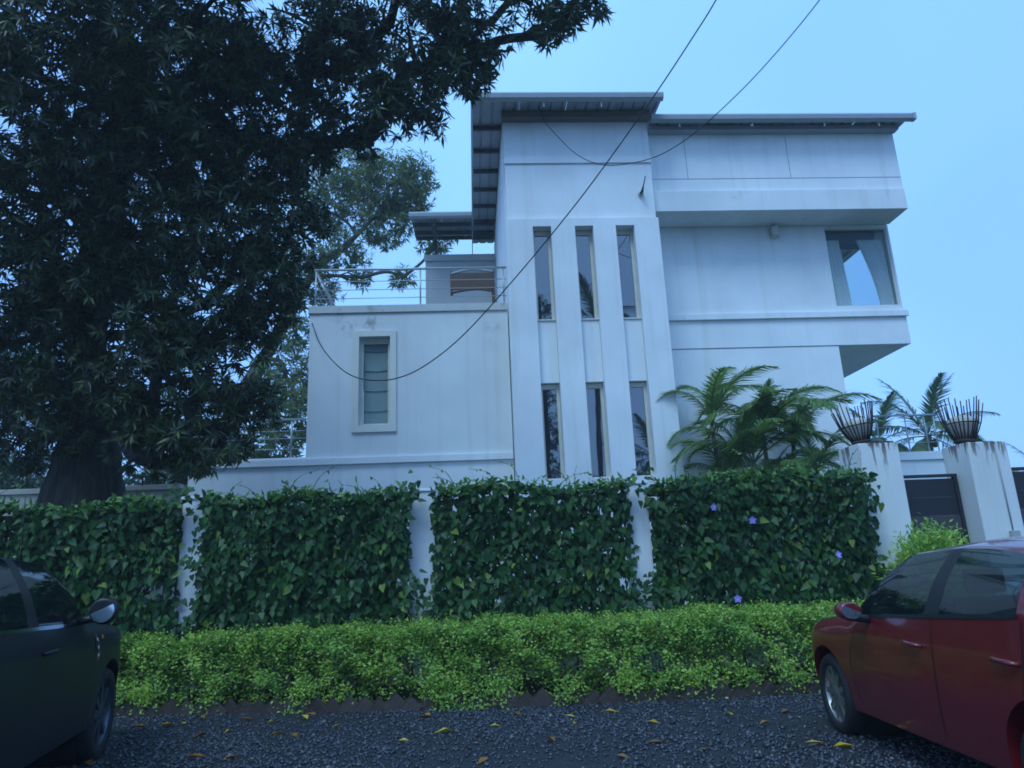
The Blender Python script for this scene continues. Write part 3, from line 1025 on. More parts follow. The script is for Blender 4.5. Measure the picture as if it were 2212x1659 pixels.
creeper('wall_creeper', 'dark leafy creeper on the wall panel below the big tree trunk, behind the black car', -9.0, -3.76, 2500, lambda x: 2.36 + .05 * math.sin(x * 4), [(-3.9, 1.3, .15)], (), 3)
creeper('wall_creeper', 'leafy green creeper on the wall panel below the framed window of the left wing', -3.38, -.88, 3200, lambda x: 2.40 + .04 * math.sin(x * 5), [], (), 11)
creeper('wall_creeper', 'leafy creeper with see-through gaps on the wall panel below the slit windows', -.48, 1.98, 2700, lambda x: 2.42 + .05 * math.sin(x * 3 + 1), [(.35, 1.5, .08), (.5, 1.35, .06), (1.65, 2.1, .07), (1.9, 1.2, .12), (.28, 1.05, .06)], (), 12)
creeper('wall_creeper', 'creeper with violet trumpet flowers on the wall panel beside the gate pillar', 2.36, 5.20, 3200, lambda x: 2.42 + .06 * math.sin(x * 2.2) + .06 * (x > 4), [(2.7, .9, .1)], [(3.03, 2.05), (3.52, 1.87), (4.56, 1.40), (3.22, .93)], 9)

# ================================================================== HEDGE
HG = thing('hedge', 'clipped yellow-green hedge running along the foot of the boundary wall', 'hedge', (0, 8.5, 0))
hx0, hx1 = -4.75, 4.75
def hedge_points(n, shell):
    X = rng.uniform(hx0, hx1, n)
    ey = np.interp(X, [e[0] for e in EDGE], [e[1] for e in EDGE])
    y0 = ey + .10 + .11 * np.sin(X * 4.3) * np.sin(X * 1.7 + 1) + .06 * np.sin(X * 9.1)
    top = .81 + .02 * np.sin(X * 2.6 + .5) + .03 * np.sin(X * 7.7) + .02 * np.sin(X * 17) - .04 * np.clip(-X / 4, 0, 1)
    y1 = 9.25 + 0 * X
    pick = rng.uniform(0, 1, n)
    u = rng.uniform(0, 1, n)
    front = pick < .58
    Z = np.where(front, .03 + (top - .03) * u ** .75, top)
    Y = np.where(front, y0, y0 + (y1 - y0) * u)
    y0 = y0 + .07 * np.sin(X * 7.9 + Z * 8) * np.sin(Z * 6.5 + X * 2.3) + .06 * np.sin(X * 16 + Z * 5) * np.sin(Z * 13)
    Y = np.where(front, y0, Y)
    # rounded shoulder
    s = np.clip((Z - (top - .22)) / .22, 0, 1)
    Y = np.where(front, Y + .14 * s ** 2 - .05 * np.sin(u * 9 + X * 3), Y)
    Z = np.where(~front, Z - .10 * np.clip(1 - (Y - y0) / .16, 0, 1) ** 2, Z)
    inw = rng.exponential(shell, n)
    Y = np.where(front, Y + inw, Y)
    Z = np.where(~front, Z - inw, Z)
    under = np.where(front, np.clip(1 - Z / .5, 0, 1), 0)
    Nx = np.stack([rng.normal(0, .4, n), np.where(front, -.7, -.1), np.where(front, .65, 1.1)], 1)
    return X, Y, Z, Nx, front, top, under
def hedge_leaves(n, shell, per, mat, name, l0, l1):
    X, Y, Z, Nx, front, top, under = hedge_points(n, shell)
    gapn = np.sin(X * 5.2 + 2 * np.sin(Z * 6 + X)) * np.sin(X * 11 + Z * 7)
    keep = (rng.uniform(0, 1, n) > under * .6) & ((gapn > -.25) | ~front | (rng.uniform(0, 1, n) < .22))
    C0 = np.stack([X, Y - 8.5, Z], 1)[keep]
    Nx = Nx[keep]
    m = len(C0)
    C = np.repeat(C0, per, 0) + rng.normal(0, .026, (m * per, 3))
    Nn = np.repeat(Nx, per, 0) + rng.normal(0, .3, (m * per, 3))
    D = rng.normal(0, 1, (m * per, 3)) * np.array([1, 1, .5]) + np.array([0, -.25, .1])
    L = rng.uniform(l0, l1, m * per)
    return foliage(name, T_SMALL, C, D, Nn, L, L * .55, mat, HG)
hedge_leaves(11500, .05, 8, M_HEDGE, 'foliage', .026, .050)
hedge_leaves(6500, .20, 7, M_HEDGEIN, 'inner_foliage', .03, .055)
# shaggy tufts drooping over the brick edging
nt_ = 46
Xt = rng.uniform(hx0, hx1, nt_)
Yt = np.interp(Xt, [e[0] for e in EDGE], [e[1] for e in EDGE])
Ct = np.stack([Xt, Yt - 8.5 + rng.uniform(-.07, .1, nt_), rng.uniform(.05, .3, nt_)], 1)
Ct = np.repeat(Ct, 150, 0) + rng.normal(0, 1, (nt_ * 150, 3)) * np.repeat(rng.uniform(.04, .09, nt_), 150)[:, None] * np.array([1.2, .8, 1.2])
Ct[:, 2] = np.maximum(Ct[:, 2], .03)
Lt = rng.uniform(.026, .048, len(Ct))
foliage('low_tufts', T_SMALL, Ct, rng.normal(0, 1, (len(Ct), 3)), rand_unit(len(Ct)) * .5 + np.array([0, -.5, .8]), Lt, Lt * .55, M_HEDGE, HG)
# upright shoots on the top
n = 420
X = rng.uniform(hx0, hx1, n)
ey = np.interp(X, [e[0] for e in EDGE], [e[1] for e in EDGE])
Yb = ey + rng.uniform(.12, 1.0, n)
base = np.stack([X, np.minimum(Yb, 9.2) - 8.5, .79 + 0 * X], 1)
hgt = rng.uniform(.03, .11, n)
Cs, Ds = [], []
for k in range(7):
    Cs.append(base + np.stack([rng.normal(0, .012, n), rng.normal(0, .012, n), hgt * k / 6], 1))
    Ds.append(np.stack([rng.normal(0, 1, n), rng.normal(0, 1, n), rng.normal(.5, .3, n)], 1))
Cs, Ds = np.concatenate(Cs), np.concatenate(Ds)
foliage('top_shoots', T_SMALL, Cs, Ds, rand_unit(len(Cs)) + np.array([0, 0, 1.]), rng.uniform(.022, .04, len(Cs)), .02, M_HEDGE, HG)
for k in range(34):
    x = hx0 + (k + .5) * (hx1 - hx0) / 34 + rnd.uniform(-.08, .08)
    y = edge_y(x) + rnd.uniform(.22, .5) - 8.5
    pts = [(x, y, .05), (x + rnd.uniform(-.05, .05), y + rnd.uniform(-.05, .05), .35), (x + rnd.uniform(-.12, .12), y + rnd.uniform(-.12, .1), .75)]
    tube('stem', curve_pts(pts, 8), [.018] * 4 + [.012] * 4, M_STEM, HG, 6)

# sawtooth brick edging
ED = thing('brick_edging', 'sawtooth edging of tilted weathered bricks between hedge and gravel', 'edging', (0, 8, 0))
bm = bmesh.new()
box(bm, -.105, .105, -.035, .035, -.105, .105)
bmesh.ops.bevel(bm, geom=list(bm.edges), offset=.014, segments=2, affect='EDGES')
for v_ in bm.verts:
    v_.co += Vector((rnd.uniform(-.006, .006), rnd.uniform(-.006, .006), rnd.uniform(-.006, .006)))
me_b = bpy.data.meshes.new('edging_brick')
bm.to_mesh(me_b)
bm.free()
me_b.materials.append(M_BRICK)
x = -5.0
while x < 4.75:
    o = link('edging_brick', me_b, None, ED)
    y = edge_y(x)
    sl = math.atan2(edge_y(x + .1) - edge_y(x - .1), .2)
    o.location = (x, y - 8 + rnd.uniform(-.02, .02), .025 + rnd.uniform(-.02, .02))
    o.rotation_euler = (R(rnd.uniform(-10, 10)), R(45 + rnd.uniform(-9, 9)), sl + R(rnd.uniform(-8, 8)))
    s_ = rnd.uniform(.85, 1.08)
    o.scale = (s_, rnd.uniform(.9, 1.1), s_)
    x += rnd.uniform(.145, .185)

# ================================================================== GATE, PILLARS, BASKETS
def pillar(x0, x1, ztop, label, conduit=False):
    t = thing('gate_pillar', label, 'pillar', ((x0 + x1) / 2, 9.4, 0), 'pillars either side of the gate')
    w2 = (x1 - x0) / 2
    bx('shaft', -w2, w2, 0, .55, 0, ztop, M_PILLAR, t, .015)
    if conduit:
        tube('conduit', [(.10, -.012, ztop - .05), (.11, -.012, 1.62)], .010, M_GREYWALL, t, 6)
        bx('switch_box', .05, .17, -.06, -.002, 1.48, 1.62, M_GREYWALL, t, .008)
        bx('cap_plate', -.1, .18, .1, .4, ztop + .001, ztop + .02, M_IRON, t)
    else:
        bx('cap_plate', -.16, .26, .06, .36, ztop + .001, ztop + .03, M_IRON, t)
    return t
pillar(5.29, 5.86, 2.87, 'grey-white gate pillar with rust streaks below its cap, beside the flowering creeper')
pillar(6.84, 7.41, 2.84, 'grey-white gate pillar with a conduit and switch box on its face', True)

def basket(x, y, z, lean, label, s=1.0):
    t = thing('basket_lamp', label, 'lamp', (x, y, z), 'wire basket lamps on the gate pillars')
    t.rotation_euler = (0, R(lean), 0)
    t.scale = (s, s, s)
    lathe('base', [(0, 0), (.15, 0), (.15, .03), (.12, .06), (0, .06)], M_IRON, t, 20)
    lathe('bowl', [(0, .05), (.09, .06), (.15, .12), (.19, .22), (.205, .30), (.19, .35), (.14, .395), (.07, .42), (0, .425)], M_BOWL, t, 28)
    vv, ff = tube_geo([(.23 * math.cos(k * math.pi / 12), .23 * math.sin(k * math.pi / 12), .29) for k in range(25)], .010, 6)
    me = bpy.data.meshes.new('ring')
    me.from_pydata([tuple(p) for p in vv], [], ff)
    link('ring', me, M_IRON, t, smooth=True)
    o = tube('rod', [(.13, 0, .04), (.20, 0, .20), (.245, 0, .34), (.30, 0, .66)], [.011, .011, .010, .008], M_IRON, t, 6)
    me = o.data
    for k in range(1, 24):
        o = link('rod', me, None, t)
        o.rotation_euler = (R(rnd.uniform(-2, 2)), R(rnd.uniform(-5, 5)), k * 2 * math.pi / 24)
        o.scale = (1, 1, rnd.uniform(.85, 1.05))
    return t
basket(5.47, 9.62, 2.905, -7, 'rusty wire basket lamp with cream bowl on the rust-streaked pillar', .86)
basket(6.98, 9.62, 2.865, 2, 'rusty wire basket lamp with cream bowl on the conduit pillar', .92)

def gate(x0, x1, ztop, label):
    t = thing('gate', label, 'gate', ((x0 + x1) / 2, 9.7, 0), 'dark metal gates between the pillars')
    w2 = (x1 - x0) / 2
    for x in (-w2, w2 - .05):
        bx('stile', x, x + .05, -.03, .03, .06, ztop, M_GATE, t)
    nb = 9
    hb_ = (ztop - .1) / nb
    for k in range(nb):
        z = .08 + k * hb_
        bx('board', -w2 + .052, w2 - .052, -.012 + .006 * (k % 2), .012, z, z + hb_ - .002, M_GATE2 if k == 6 else M_GATE, t)
    bx('top_rail', -w2, w2, -.035, .035, ztop + .001, ztop + .04, M_GATE, t)
    return t
gate(5.90, 6.80, 2.40, 'dark boarded metal gate between the two pillars')
gate(7.46, 10.4, 2.46, 'wide dark metal gate on the far side of the conduit pillar')

# ================================================================== BUSH by the gate
def bush(name, label, cx, cy, rx, ry, rz, n, per, mat, l0, l1, group=None):
    t = thing(name, label, 'bush', (cx, cy, 0), group)
    d = rand_unit(n)
    d[:, 2] = np.abs(d[:, 2]) * 1.1 - .25
    rad = rng.beta(5, 1.6, n)[:, None] * (1 + .18 * np.sin(d[:, 0:1] * 9) * np.sin(d[:, 2:3] * 7 + 1))
    C0 = d * rad * np.array([rx, ry, rz]) + np.array([0, 0, rz * .85])
    C0[:, 2] = np.maximum(C0[:, 2], .06)
    C = np.repeat(C0, per, 0) + rng.normal(0, l1 * .7, (n * per, 3))
    D = np.repeat(d, per, 0) + rng.normal(0, .8, (n * per, 3))
    Nn = rng.normal(0, .5, (n * per, 3)) + np.array([0, -.3, 1.])
    L = rng.uniform(l0, l1, n * per)
    foliage('foliage', T_LANCE, C, D, Nn, L, L * .42, mat, t)
    for k in range(4):
        a_ = rnd.uniform(0, 6.28)
        tube('stem', curve_pts([(0, 0, 0), (.15 * rx * math.cos(a_), .15 * ry * math.sin(a_), rz * .5), (.5 * rx * math.cos(a_), .5 * ry * math.sin(a_), rz * 1.2)], 8), .02 + .01 * rx, M_STEM, t, 6)
    return t
bush('bush', 'yellow-green bush in front of the gate pillar, above the red car bonnet', 5.62, 8.75, .56, .45, 1.02, 1000, 7, M_HEDGE, .05, .09)
bush('bush', 'low yellow-green bush growing behind the areca palm by the house', 6.9, 11.6, 1.1, .7, 1.3, 900, 8, M_CREEPNEW, .08, .14)

# ================================================================== TREES
def spray_arrays(C0, A, per, L0, L1, spread=.9):
    """rosettes of drooping leaves around axis A at points C0"""
    n = len(C0)
    A = unit(A)
    B = unit(np.cross(A, rand_unit(n)))
    Cc = np.cross(A, B)
    Cs, Ds, Ns, Ls = [], [], [], []
    for k in range(per):
        t = 2 * math.pi * (k + rng.uniform(-.3, .3, n)) / per
        radial = B * np.cos(t)[:, None] + Cc * np.sin(t)[:, None]
        D = unit(radial * rng.uniform(.6, 1.2, (n, 1)) * spread + A * rng.uniform(.2, .9, (n, 1)) + np.array([0, 0, -.35]))
        L = rng.uniform(L0, L1, n)
        Cs.append(C0 + A * rng.uniform(-.4, .1, (n, 1)) * L[:, None])
        Ds.append(D)
        Ns.append(unit(A + np.array([0, 0, .6]) + rng.normal(0, .2, (n, 3))))
        Ls.append(L)
    return np.concatenate(Cs), np.concatenate(Ds), np.concatenate(Ns), np.concatenate(Ls)

SPRAY = []
for q in range(3):
    c, d, nn, l = spray_arrays(np.zeros((1, 3)), np.array([[0, 0, 1.]]), 10, .75, 1.1)
    V, F = leaves_arrays(T_LANCE, c, d, nn, l, l * .22)
    SPRAY.append((V, F))

def tree(name, label, base, trunk, trunk_r, clumps, per_m3, leaf, mat, bark, group=None, n_single=0, limb_r=.12, per=9, gap=0.0):
    """trunk: control points (world), clumps: (x, y, z, r[, flat]) ellipsoids carrying the foliage"""
    b = Vector(base)
    t = thing(name, label, 'tree', base, group)
    cp = curve_pts(trunk, 22)
    rr = np.interp(np.linspace(0, 1, 22), np.linspace(0, 1, len(trunk_r)), trunk_r)
    rr = [r * (1 + .06 * math.sin(i * 1.9)) for i, r in enumerate(rr)]
    tk = tube('trunk', [p - b for p in cp], rr, bark, t, 36)
    for v in tk.data.vertices:
        k_ = v.index % 36
        ring = v.index // 36
        c_ = cp[min(ring, 21)] - b
        rid = .13 * abs(math.sin(k_ * 1.9 + math.sin(ring * .6) * 1.2)) + .06 * math.sin(k_ * .7 + ring * .35)
        v.co = c_ + (v.co - c_) * (1 - .04 + rid)
    C0s, As = [], []
    for cl in clumps:
        cx, cy, cz, cr = cl[:4]
        fl = cl[4] if len(cl) > 4 else .8
        d_f = cl[5] if len(cl) > 5 else 1.0
        n = max(12, int(per_m3 * cr ** 2.2 * 4 * d_f))
        d = rand_unit(n)
        rad = rng.uniform(.25, 1, n) ** .55
        lump = 1 + .22 * np.sin(d[:, 0] * 6 + cx * 3) * np.sin(d[:, 2] * 5 + cz * 2) + .12 * np.sin(d[:, 1] * 11 + cy)
        P = d * (rad * lump)[:, None] * np.array([cr, cr, cr * fl]) + np.array([cx, cy, cz])
        Ad = d + np.array([0, 0, .15]) + rng.normal(0, .4, (n, 3))
        if gap:
            q_ = np.sin(P[:, 0] * 2.7 + 1.3 * np.sin(P[:, 2] * 1.7)) * np.sin(P[:, 1] * 2.2 + .7) * np.sin(P[:, 2] * 3.1 + P[:, 0])
            q_ += .35 * np.sin(P[:, 0] * 6.1) * np.sin(P[:, 2] * 5.7 + P[:, 1] * 4)
            thr = gap * (1.0 if cx < -3 else 1.35) - .45
            kp = (q_ > thr) | (rng.uniform(0, 1, n) < .12)
            P, Ad = P[kp], Ad[kp]
        C0s.append(P)
        As.append(Ad)
    # limbs: each clump hangs on the nearest limb already grown towards the trunk
    nodes = [(cp[k], -1) for k in range(9, 22)]
    todo = sorted(range(len(clumps)), key=lambda q: min((Vector(clumps[q][:3]) - cp[k]).length for k in range(9, 22)))
    par, pos = {}, {}
    for q in todo:
        c = Vector(clumps[q][:3])
        best = min(nodes, key=lambda nd: (nd[0] - c).length + (1.2 if nd[0].z > c.z + .4 else 0) + (.9 if nd[1] >= 0 else 0))
        par[q] = best
        nodes.append((c, q))
    weight = {q: 1 for q in todo}
    for q in reversed(todo):
        if par[q][1] >= 0:
            weight[par[q][1]] += weight[q]
    for q in todo:
        c = Vector(clumps[q][:3])
        cr = clumps[q][3]
        s_, pq = par[q]
        r1 = min(limb_r, .022 + .016 * weight[q] ** .75)
        r0 = min(limb_r, r1 * 1.25 + .01)
        mid = s_.lerp(c, .5) + Vector((rnd.uniform(-.25, .25), rnd.uniform(-.25, .25), rnd.uniform(.0, .35)))
        lp = curve_pts([s_ - b, mid - b, c - b], 10)
        tube('limb', lp, [r0 + (r1 - r0) * i / 9 for i in range(10)], bark, t, 7)
        for w_ in range(4):
            e = c + Vector((rnd.uniform(-1, 1), rnd.uniform(-1, 1), rnd.uniform(-.6, .8))) * cr * .85
            s2 = lp[6 + w_ % 4]
            m2 = s2.lerp(e - b, .5) + Vector((rnd.uniform(-.1, .1), rnd.uniform(-.1, .1), .12))
            tube('branch', curve_pts([s2, m2, e - b], 7), [r1 * .5 * (1 - .7 * i / 6) for i in range(7)], bark, t, 5)
    C0, A = np.concatenate(C0s), np.concatenate(As)
    if n_single:
        camp = np.array([0, 0, CAMH])
        dist = np.linalg.norm(C0 - camp, axis=1) * (1 + .3 * rng.uniform(0, 1, len(C0)))
        vis = (C0[:, 1] > 4) & (C0[:, 0] / C0[:, 1] > -.68)
        order = np.argsort(np.where(vis, dist, 1e3))
        single = order[:n_single]
        rest = np.setdiff1d(np.arange(len(C0)), single)
        mes = []
        for V, F in SPRAY:
            me = mesh_np('leaf_spray', V, F)
            me.materials.append(mat)
            mes.append(me)
        for k in single:
            o = link('leaf_spray', mes[k % 3], None, t)
            q_ = Vector(A[k]).to_track_quat('Z', 'Y')
            o.matrix_local = Matrix.Translation(Vector(C0[k]) - b) @ q_.to_matrix().to_4x4() @ Matrix.Scale(leaf * rnd.uniform(.9, 1.15), 4)
        C0, A = C0[rest], A[rest]
    c, d, nn, l = spray_arrays(C0 - np.array(base), A, per, leaf * .55, leaf * 1.2)
    foliage('crown', T_LANCE, c, d, nn, l, l * .22, mat, t)
    return t

# the big tree on the left: clump positions in metres
BIG = [
    (-5.7, 10.3, 5.61, 0.8), (-5.82, 10.6, 4.69, 0.6), (-5.31, 10.6, 4.31, 0.6), (-4.93, 10.6, 3.8, 0.55), (-6.7, 11.2, 4.13, 0.75), (-7.23, 11.6, 3.63, 0.7), (-6.2, 10.9, 3.62, 0.4), (-4.11, 10.6, 3.57, 0.55),
    (-3.76, 10.8, 3.38, 0.45), (-4.49, 10.5, 3.02, 0.3), (-3.45, 11.0, 4.14, 0.5), (-3.29, 11.0, 5.44, 0.5), (-3.11, 11.0, 6.41, 0.5), (-4.32, 10.6, 4.65, 0.8), (-7.07, 10.8, 5.08, 0.8),
    (1.55, 8.4, 9.09, 0.38), (1.05, 8.6, 9.35, 0.5), (0.44, 8.8, 9.2, 0.6), (-0.23, 8.6, 9.18, 0.7), (0.08, 9.0, 8.56, 0.5), 
    (-0.53, 9.0, 8.56, 0.75), (-1.07, 9.0, 9.29, 0.9), (-1.04, 9.3, 8.15, 0.6), (-1.71, 9.6, 8.79, 0.8), (-2.03, 9.0, 9.28, 0.9), 
    (-2.47, 9.8, 8.77, 0.9), (-0.36, 9.4, 7.98, 0.28), (-1.48, 10.0, 8.07, 0.35), (-2.68, 10.2, 7.96, 0.7), (-3.04, 9.3, 8.8, 1.0), 
    (-3.48, 10.0, 7.84, 1.1), (-3.67, 8.6, 8.93, 1.1), (-4.11, 9.4, 8.08, 1.2), (-4.62, 8.8, 8.63, 1.3), (-5.26, 9.8, 7.72, 1.3), 
    (-5.62, 8.6, 8.92, 1.3), (-6.03, 9.3, 8.02, 1.2), (-6.46, 9.8, 7.04, 1.1), (-2.83, 10.4, 6.93, 0.8), (-3.28, 10.6, 5.99, 0.9), 
    (-3.89, 10.0, 6.65, 1.1), (-4.8, 10.2, 6.61, 1.1), (-5.78, 10.4, 6.57, 1.0), (-6.68, 10.4, 5.97, 1.0), (-4.11, 10.6, 5.54, 1.0), 
    (-4.84, 10.6, 5.11, 0.8), (-3.57, 10.8, 4.99, 0.6), (-3.94, 10.8, 4.11, 0.7), (-3.57, 11.0, 3.85, 0.4), (-4.3, 10.6, 3.44, 0.6), 
    (-4.74, 10.6, 3.94, 0.5), (-6.74, 10.8, 4.62, 0.7), (-3.93, 10.4, 3.05, 0.28), (-4.63, 10.5, 3.09, 0.32), (-2.94, 11.0, 5.83, 0.35), 
    (1.93, 8.3, 9.07, 0.18), (1.24, 8.5, 8.74, 0.25), (-5.53, 10.6, 5.88, 0.9), (-6.37, 10.8, 5.51, 0.8), (-4.99, 10.8, 3.49, 0.5), 
    (-8.3, 9.6, 7.4, 1.5), (-7.8, 9.0, 9.2, 1.5), (-6.8, 8.4, 10.6, 1.6), (-4.6, 8.0, 10.8, 1.5), (-2.6, 7.9, 10.8, 1.3), 
    (-0.8, 7.9, 10.6, 1.1), (0.6, 7.9, 10.4, 0.8), (-8.6, 10.4, 5.2, 1.1), (-6.2, 11.3, 6.6, 1.2), (-5.0, 11.2, 8.4, 1.3), ]
tree('mango_tree', 'huge dark leafy tree with thick black trunk rising behind the boundary wall', (-6.05, 11.5, 0),
     [(-6.05, 11.5, 0), (-6.06, 11.5, 1.6), (-6.08, 11.5, 3.0), (-6.1, 11.5, 3.6), (-6.15, 11.45, 4.2), (-6.25, 11.4, 5.4), (-6.0, 11.0, 7.0), (-5.4, 10.4, 9.0), (-4.6, 9.6, 10.5)],
     [.72, .60, .49, .37, .31, .28, .25, .19, .10], BIG, 88, .19, M_MANGO, M_BARK, None, 300, .12, 10, .24)

# paler tree behind the terrace
FARM = [
    (-2.72, 23.0, 14.85, 1.5), (-1.73, 23.0, 15.21, 0.8), (-4.13, 23.5, 15.73, 1.4), (-5.1, 23.5, 14.24, 1.3), (-2.92, 23.3, 13.55, 1.2), 
    (-4.35, 23.2, 12.45, 0.9), (-2.09, 23.2, 14.22, 0.9), (-1.1, 23.0, 12.66, 0.7), (-2.24, 23.0, 11.28, 0.5), (-5.16, 23.4, 11.15, 0.8), 
    (-5.57, 23.0, 12.03, 0.9), (-5.92, 23.5, 9.51, 0.9), (-6.04, 23.0, 7.73, 1.3), (-5.44, 22.0, 6.25, 1.2), (-5.97, 21.0, 5.22, 1.0), 
    (-3.7, 23.2, 11.39, 0.45), ]
tree('mango_tree', 'paler green tree with forked bare limbs seen behind the terrace railing', (-8.4, 23.5, 0),
     [(-8.4, 23.5, 0), (-8.3, 23.5, 3), (-7.9, 23.5, 6.5), (-6.26, 23.5, 10.0), (-5.3, 23.4, 11.8), (-4.3, 23.4, 12.7), (-3.4, 23.3, 13.6)],
     [.40, .32, .27, .17, .13, .10, .05], FARM, 42, .27, M_MANGO2, M_BARK2, None, 0, .13, 8)

# trees beyond, left
BT = [('tree with dense dark crown standing beyond the left wing railing', (-9.5, 22.0, 0), 6.0, 2.4, 1.0),
      ('broad shady tree filling the gap left of the big trunk', (-14.5, 21.0, 0), 7.5, 2.9, 1.0),
      ('dark tree standing close behind the lower terrace', (-7.0, 20.5, 0), 4.6, 1.7, .9),
      ('tall tree far behind the black car', (-19.0, 24.0, 0), 9.0, 3.4, 1.0)]
for lab, bs, hgt, cr, df in BT:
    cl = [(bs[0] + rnd.uniform(-.75, .75) * cr, bs[1] + rnd.uniform(-.5, .5) * cr, hgt * rnd.uniform(.45, 1.1), cr * rnd.uniform(.45, .7), .8, df) for _ in range(8)]
    tree('broadleaf_tree', lab, bs, [bs, (bs[0] + .1, bs[1], hgt * .4), (bs[0] - .2, bs[1], hgt * .8), (bs[0], bs[1], hgt)], [.32, .26, .18, .06], cl, 26, .28, M_BACK, M_BARK2, 'trees beyond the garden', 0, .10, 8)
for lab, x, y, rx, rz in (('tall leafy shrub mass behind the trunk of the big tree', -12.2, 18.0, 2.6, 2.9), ('spreading dark shrub beside the compound wall', -8.8, 16.8, 1.7, 2.3), ('olive green shrub on the lawn behind the left creeper', -9.6, 14.5, 1.9, 1.35), ('rounded dark shrub below the lower terrace', -7.2, 17.2, 1.6, 1.9)):
    bush('shrub', lab, x, y, rx, 1.2, rz, 1500, 7, M_CREEPNEW if -10 < x < -9 else M_BACK, .10, .2)

# ================================================================== PALMS
def frond_mesh(name, length, droop, n_leaf, ll, lw, curl=.35, stalk=.15):
    """frond along +x in its local frame, arching down"""
    pts = []
    ang = 0.0
    p = Vector((0, 0, 0))
    m = 16
    for i in range(m):
        pts.append(p.copy())
        ang = droop * (i / (m - 1)) ** 1.5
        p = p + Vector((math.cos(ang), 0, -math.sin(ang))) * length / (m - 1)
    V, F = tube_geo(pts, [.022 * (1 - .8 * i / (m - 1)) * (length / 2) ** .5 for i in range(m)], 5)
    V = [tuple(v) for v in V]
    tri = []
    for f in F:
        for q in range(1, len(f) - 1):
            tri.append((f[0], f[q], f[q + 1]))
    Vn, Fn = np.array(V), np.array(tri)
    C, D, Nn, L = [], [], [], []
    for i in range(n_leaf):
        t = stalk + (1 - stalk) * (i + .5) / n_leaf
        x = t * (m - 1)
        k = min(int(x), m - 2)
        c = pts[k].lerp(pts[k + 1], x - k)
        d = (pts[k + 1] - pts[k]).normalized()
        for s in (-1, 1):
            side = Vector((0, s, 0))
            dd = (side * (1.0 - .35 * t) + d * (.55 + .6 * t) + Vector((0, 0, .25 - curl))).normalized()
            dd += Vector((rng.normal(0, .06), rng.normal(0, .06), rng.normal(0, .08)))
            C.append(c)
            D.append(dd)
            Nn.append((0.0, -s * .5, 1.0))
            prof = min(1, .55 + 2.2 * (t - stalk)) * (1 - .75 * max(0, (t - .55) / .45) ** 1.5)
            L.append(ll * prof * rng.uniform(.9, 1.08))
    V2, F2 = leaves_arrays(T_BLADE, np.array(C), np.array(D, float), np.array(Nn, float), np.array(L), lw)
    return mesh_np(name, np.concatenate([Vn, V2]), np.concatenate([Fn, F2 + len(Vn)]))

AREC = [frond_mesh('frond', 2.1, d_, 54, .56, .028, c_) for d_, c_ in ((2.0, .45), (2.4, .55), (1.7, .35), (.8, .1))]
for me in AREC:
    me.materials.append(M_PALM)
COCO = [frond_mesh('frond', 3.0, d_, 46, .85, .055, c_) for d_, c_ in ((1.2, .45), (1.7, .6), (.5, .25))]
for me in COCO:
    me.materials.append(M_COCO)

def put_frond(me, parent, loc, az, el, sc=1.0, roll=0):
    o = link('frond', me, None, parent)
    o.location = loc
    o.rotation_euler = Matrix.Rotation(az, 3, 'Z').to_4x4().to_quaternion().to_euler()
    q = Quaternion((0, 0, 1), az) @ Quaternion((0, 1, 0), -el) @ Quaternion((1, 0, 0), roll)
    o.rotation_mode = 'QUATERNION'
    o.rotation_quaternion = q
    o.scale = (sc, sc, sc)
    return o

def areca(label, base, stems, group, el0=R(38)):
    t = thing('areca_palm', label, 'palm', base, group)
    for (dx, dy, h, lean, nf) in stems:   # offset, height, lean, fronds
        h += .3
        topp = Vector((dx + lean, dy, h))
        st = tube('stem', curve_pts([(dx * .5, dy * .5, 0), (dx * .9, dy, h * .5), topp], 10), [.05] * 5 + [.04] * 5, M_PALMBARK, t, 8)
        for k in range(nf):
            az = k * 2.4 + rnd.uniform(-.3, .3)
            el = rnd.uniform(el0, el0 + R(34))
            put_frond(AREC[k % 3], t, topp, az, el, rnd.uniform(.72, .98), rnd.uniform(-.3, .3))
        put_frond(AREC[3], t, topp, rnd.uniform(0, 6), R(80), .55)
    return t
areca('leafy areca palm clump arching in front of the right wing', (5.95, 13.7, 0),
      [(-.1, .1, 3.5, .0, 8), (-.4, -.1, 2.9, -.05, 7), (.4, .2, 3.4, .15, 8), (.75, .0, 2.7, .1, 7), (.1, .3, 2.3, -.1, 8), (-.1, -.2, 1.9, .1, 8)], 'areca palms beside the house')
areca('slender areca palm standing against the corner of the stair tower', (5.15, 13.9, 0),
      [(-.2, 0, 3.7, -.10, 6), (.12, .1, 3.0, .1, 6), (-.15, -.1, 2.4, .0, 6)], 'areca palms beside the house', R(62))

def coconut(label, base, h, lean, nf, sc, group, z_off=0):
    t = thing('coconut_palm', label, 'palm', base, group)
    topp = Vector((lean, 0, h))
    tube('trunk', curve_pts([(0, 0, 0), (lean * .2, 0, h * .4), topp], 16), [.17 - .004 * i for i in range(16)], M_BARK2, t, 10)
    for k in range(nf):
        az = k * 2.399 + rnd.uniform(-.2, .2)
        lev = (k + .5) / nf
        el = R(80 - 105 * lev + rnd.uniform(-8, 8))
        put_frond(COCO[2 if lev < .25 else (0 if lev < .65 else 1)], t, topp, az, el, sc * rnd.uniform(.9, 1.08), rnd.uniform(-.25, .25))
    for k in range(5):
        nut = lathe('coconut', [(0, -.13), (.08, -.10), (.115, 0), (.08, .1), (0, .13)], M_PALM, t, 10)
        nut.location = topp + Vector((.2 * math.cos(k * 1.26), .2 * math.sin(k * 1.26), -.25))
    return t
coconut('coconut palm with upright young frond beyond the annexe railing', (14.6, 22.0, 0), 5.0, .15, 14, .78, 'coconut palms beyond the gate')
coconut('shorter coconut palm between the annexe railing and the right wing', (12.4, 21.0, 0), 4.7, .1, 12, .58, 'coconut palms beyond the gate')
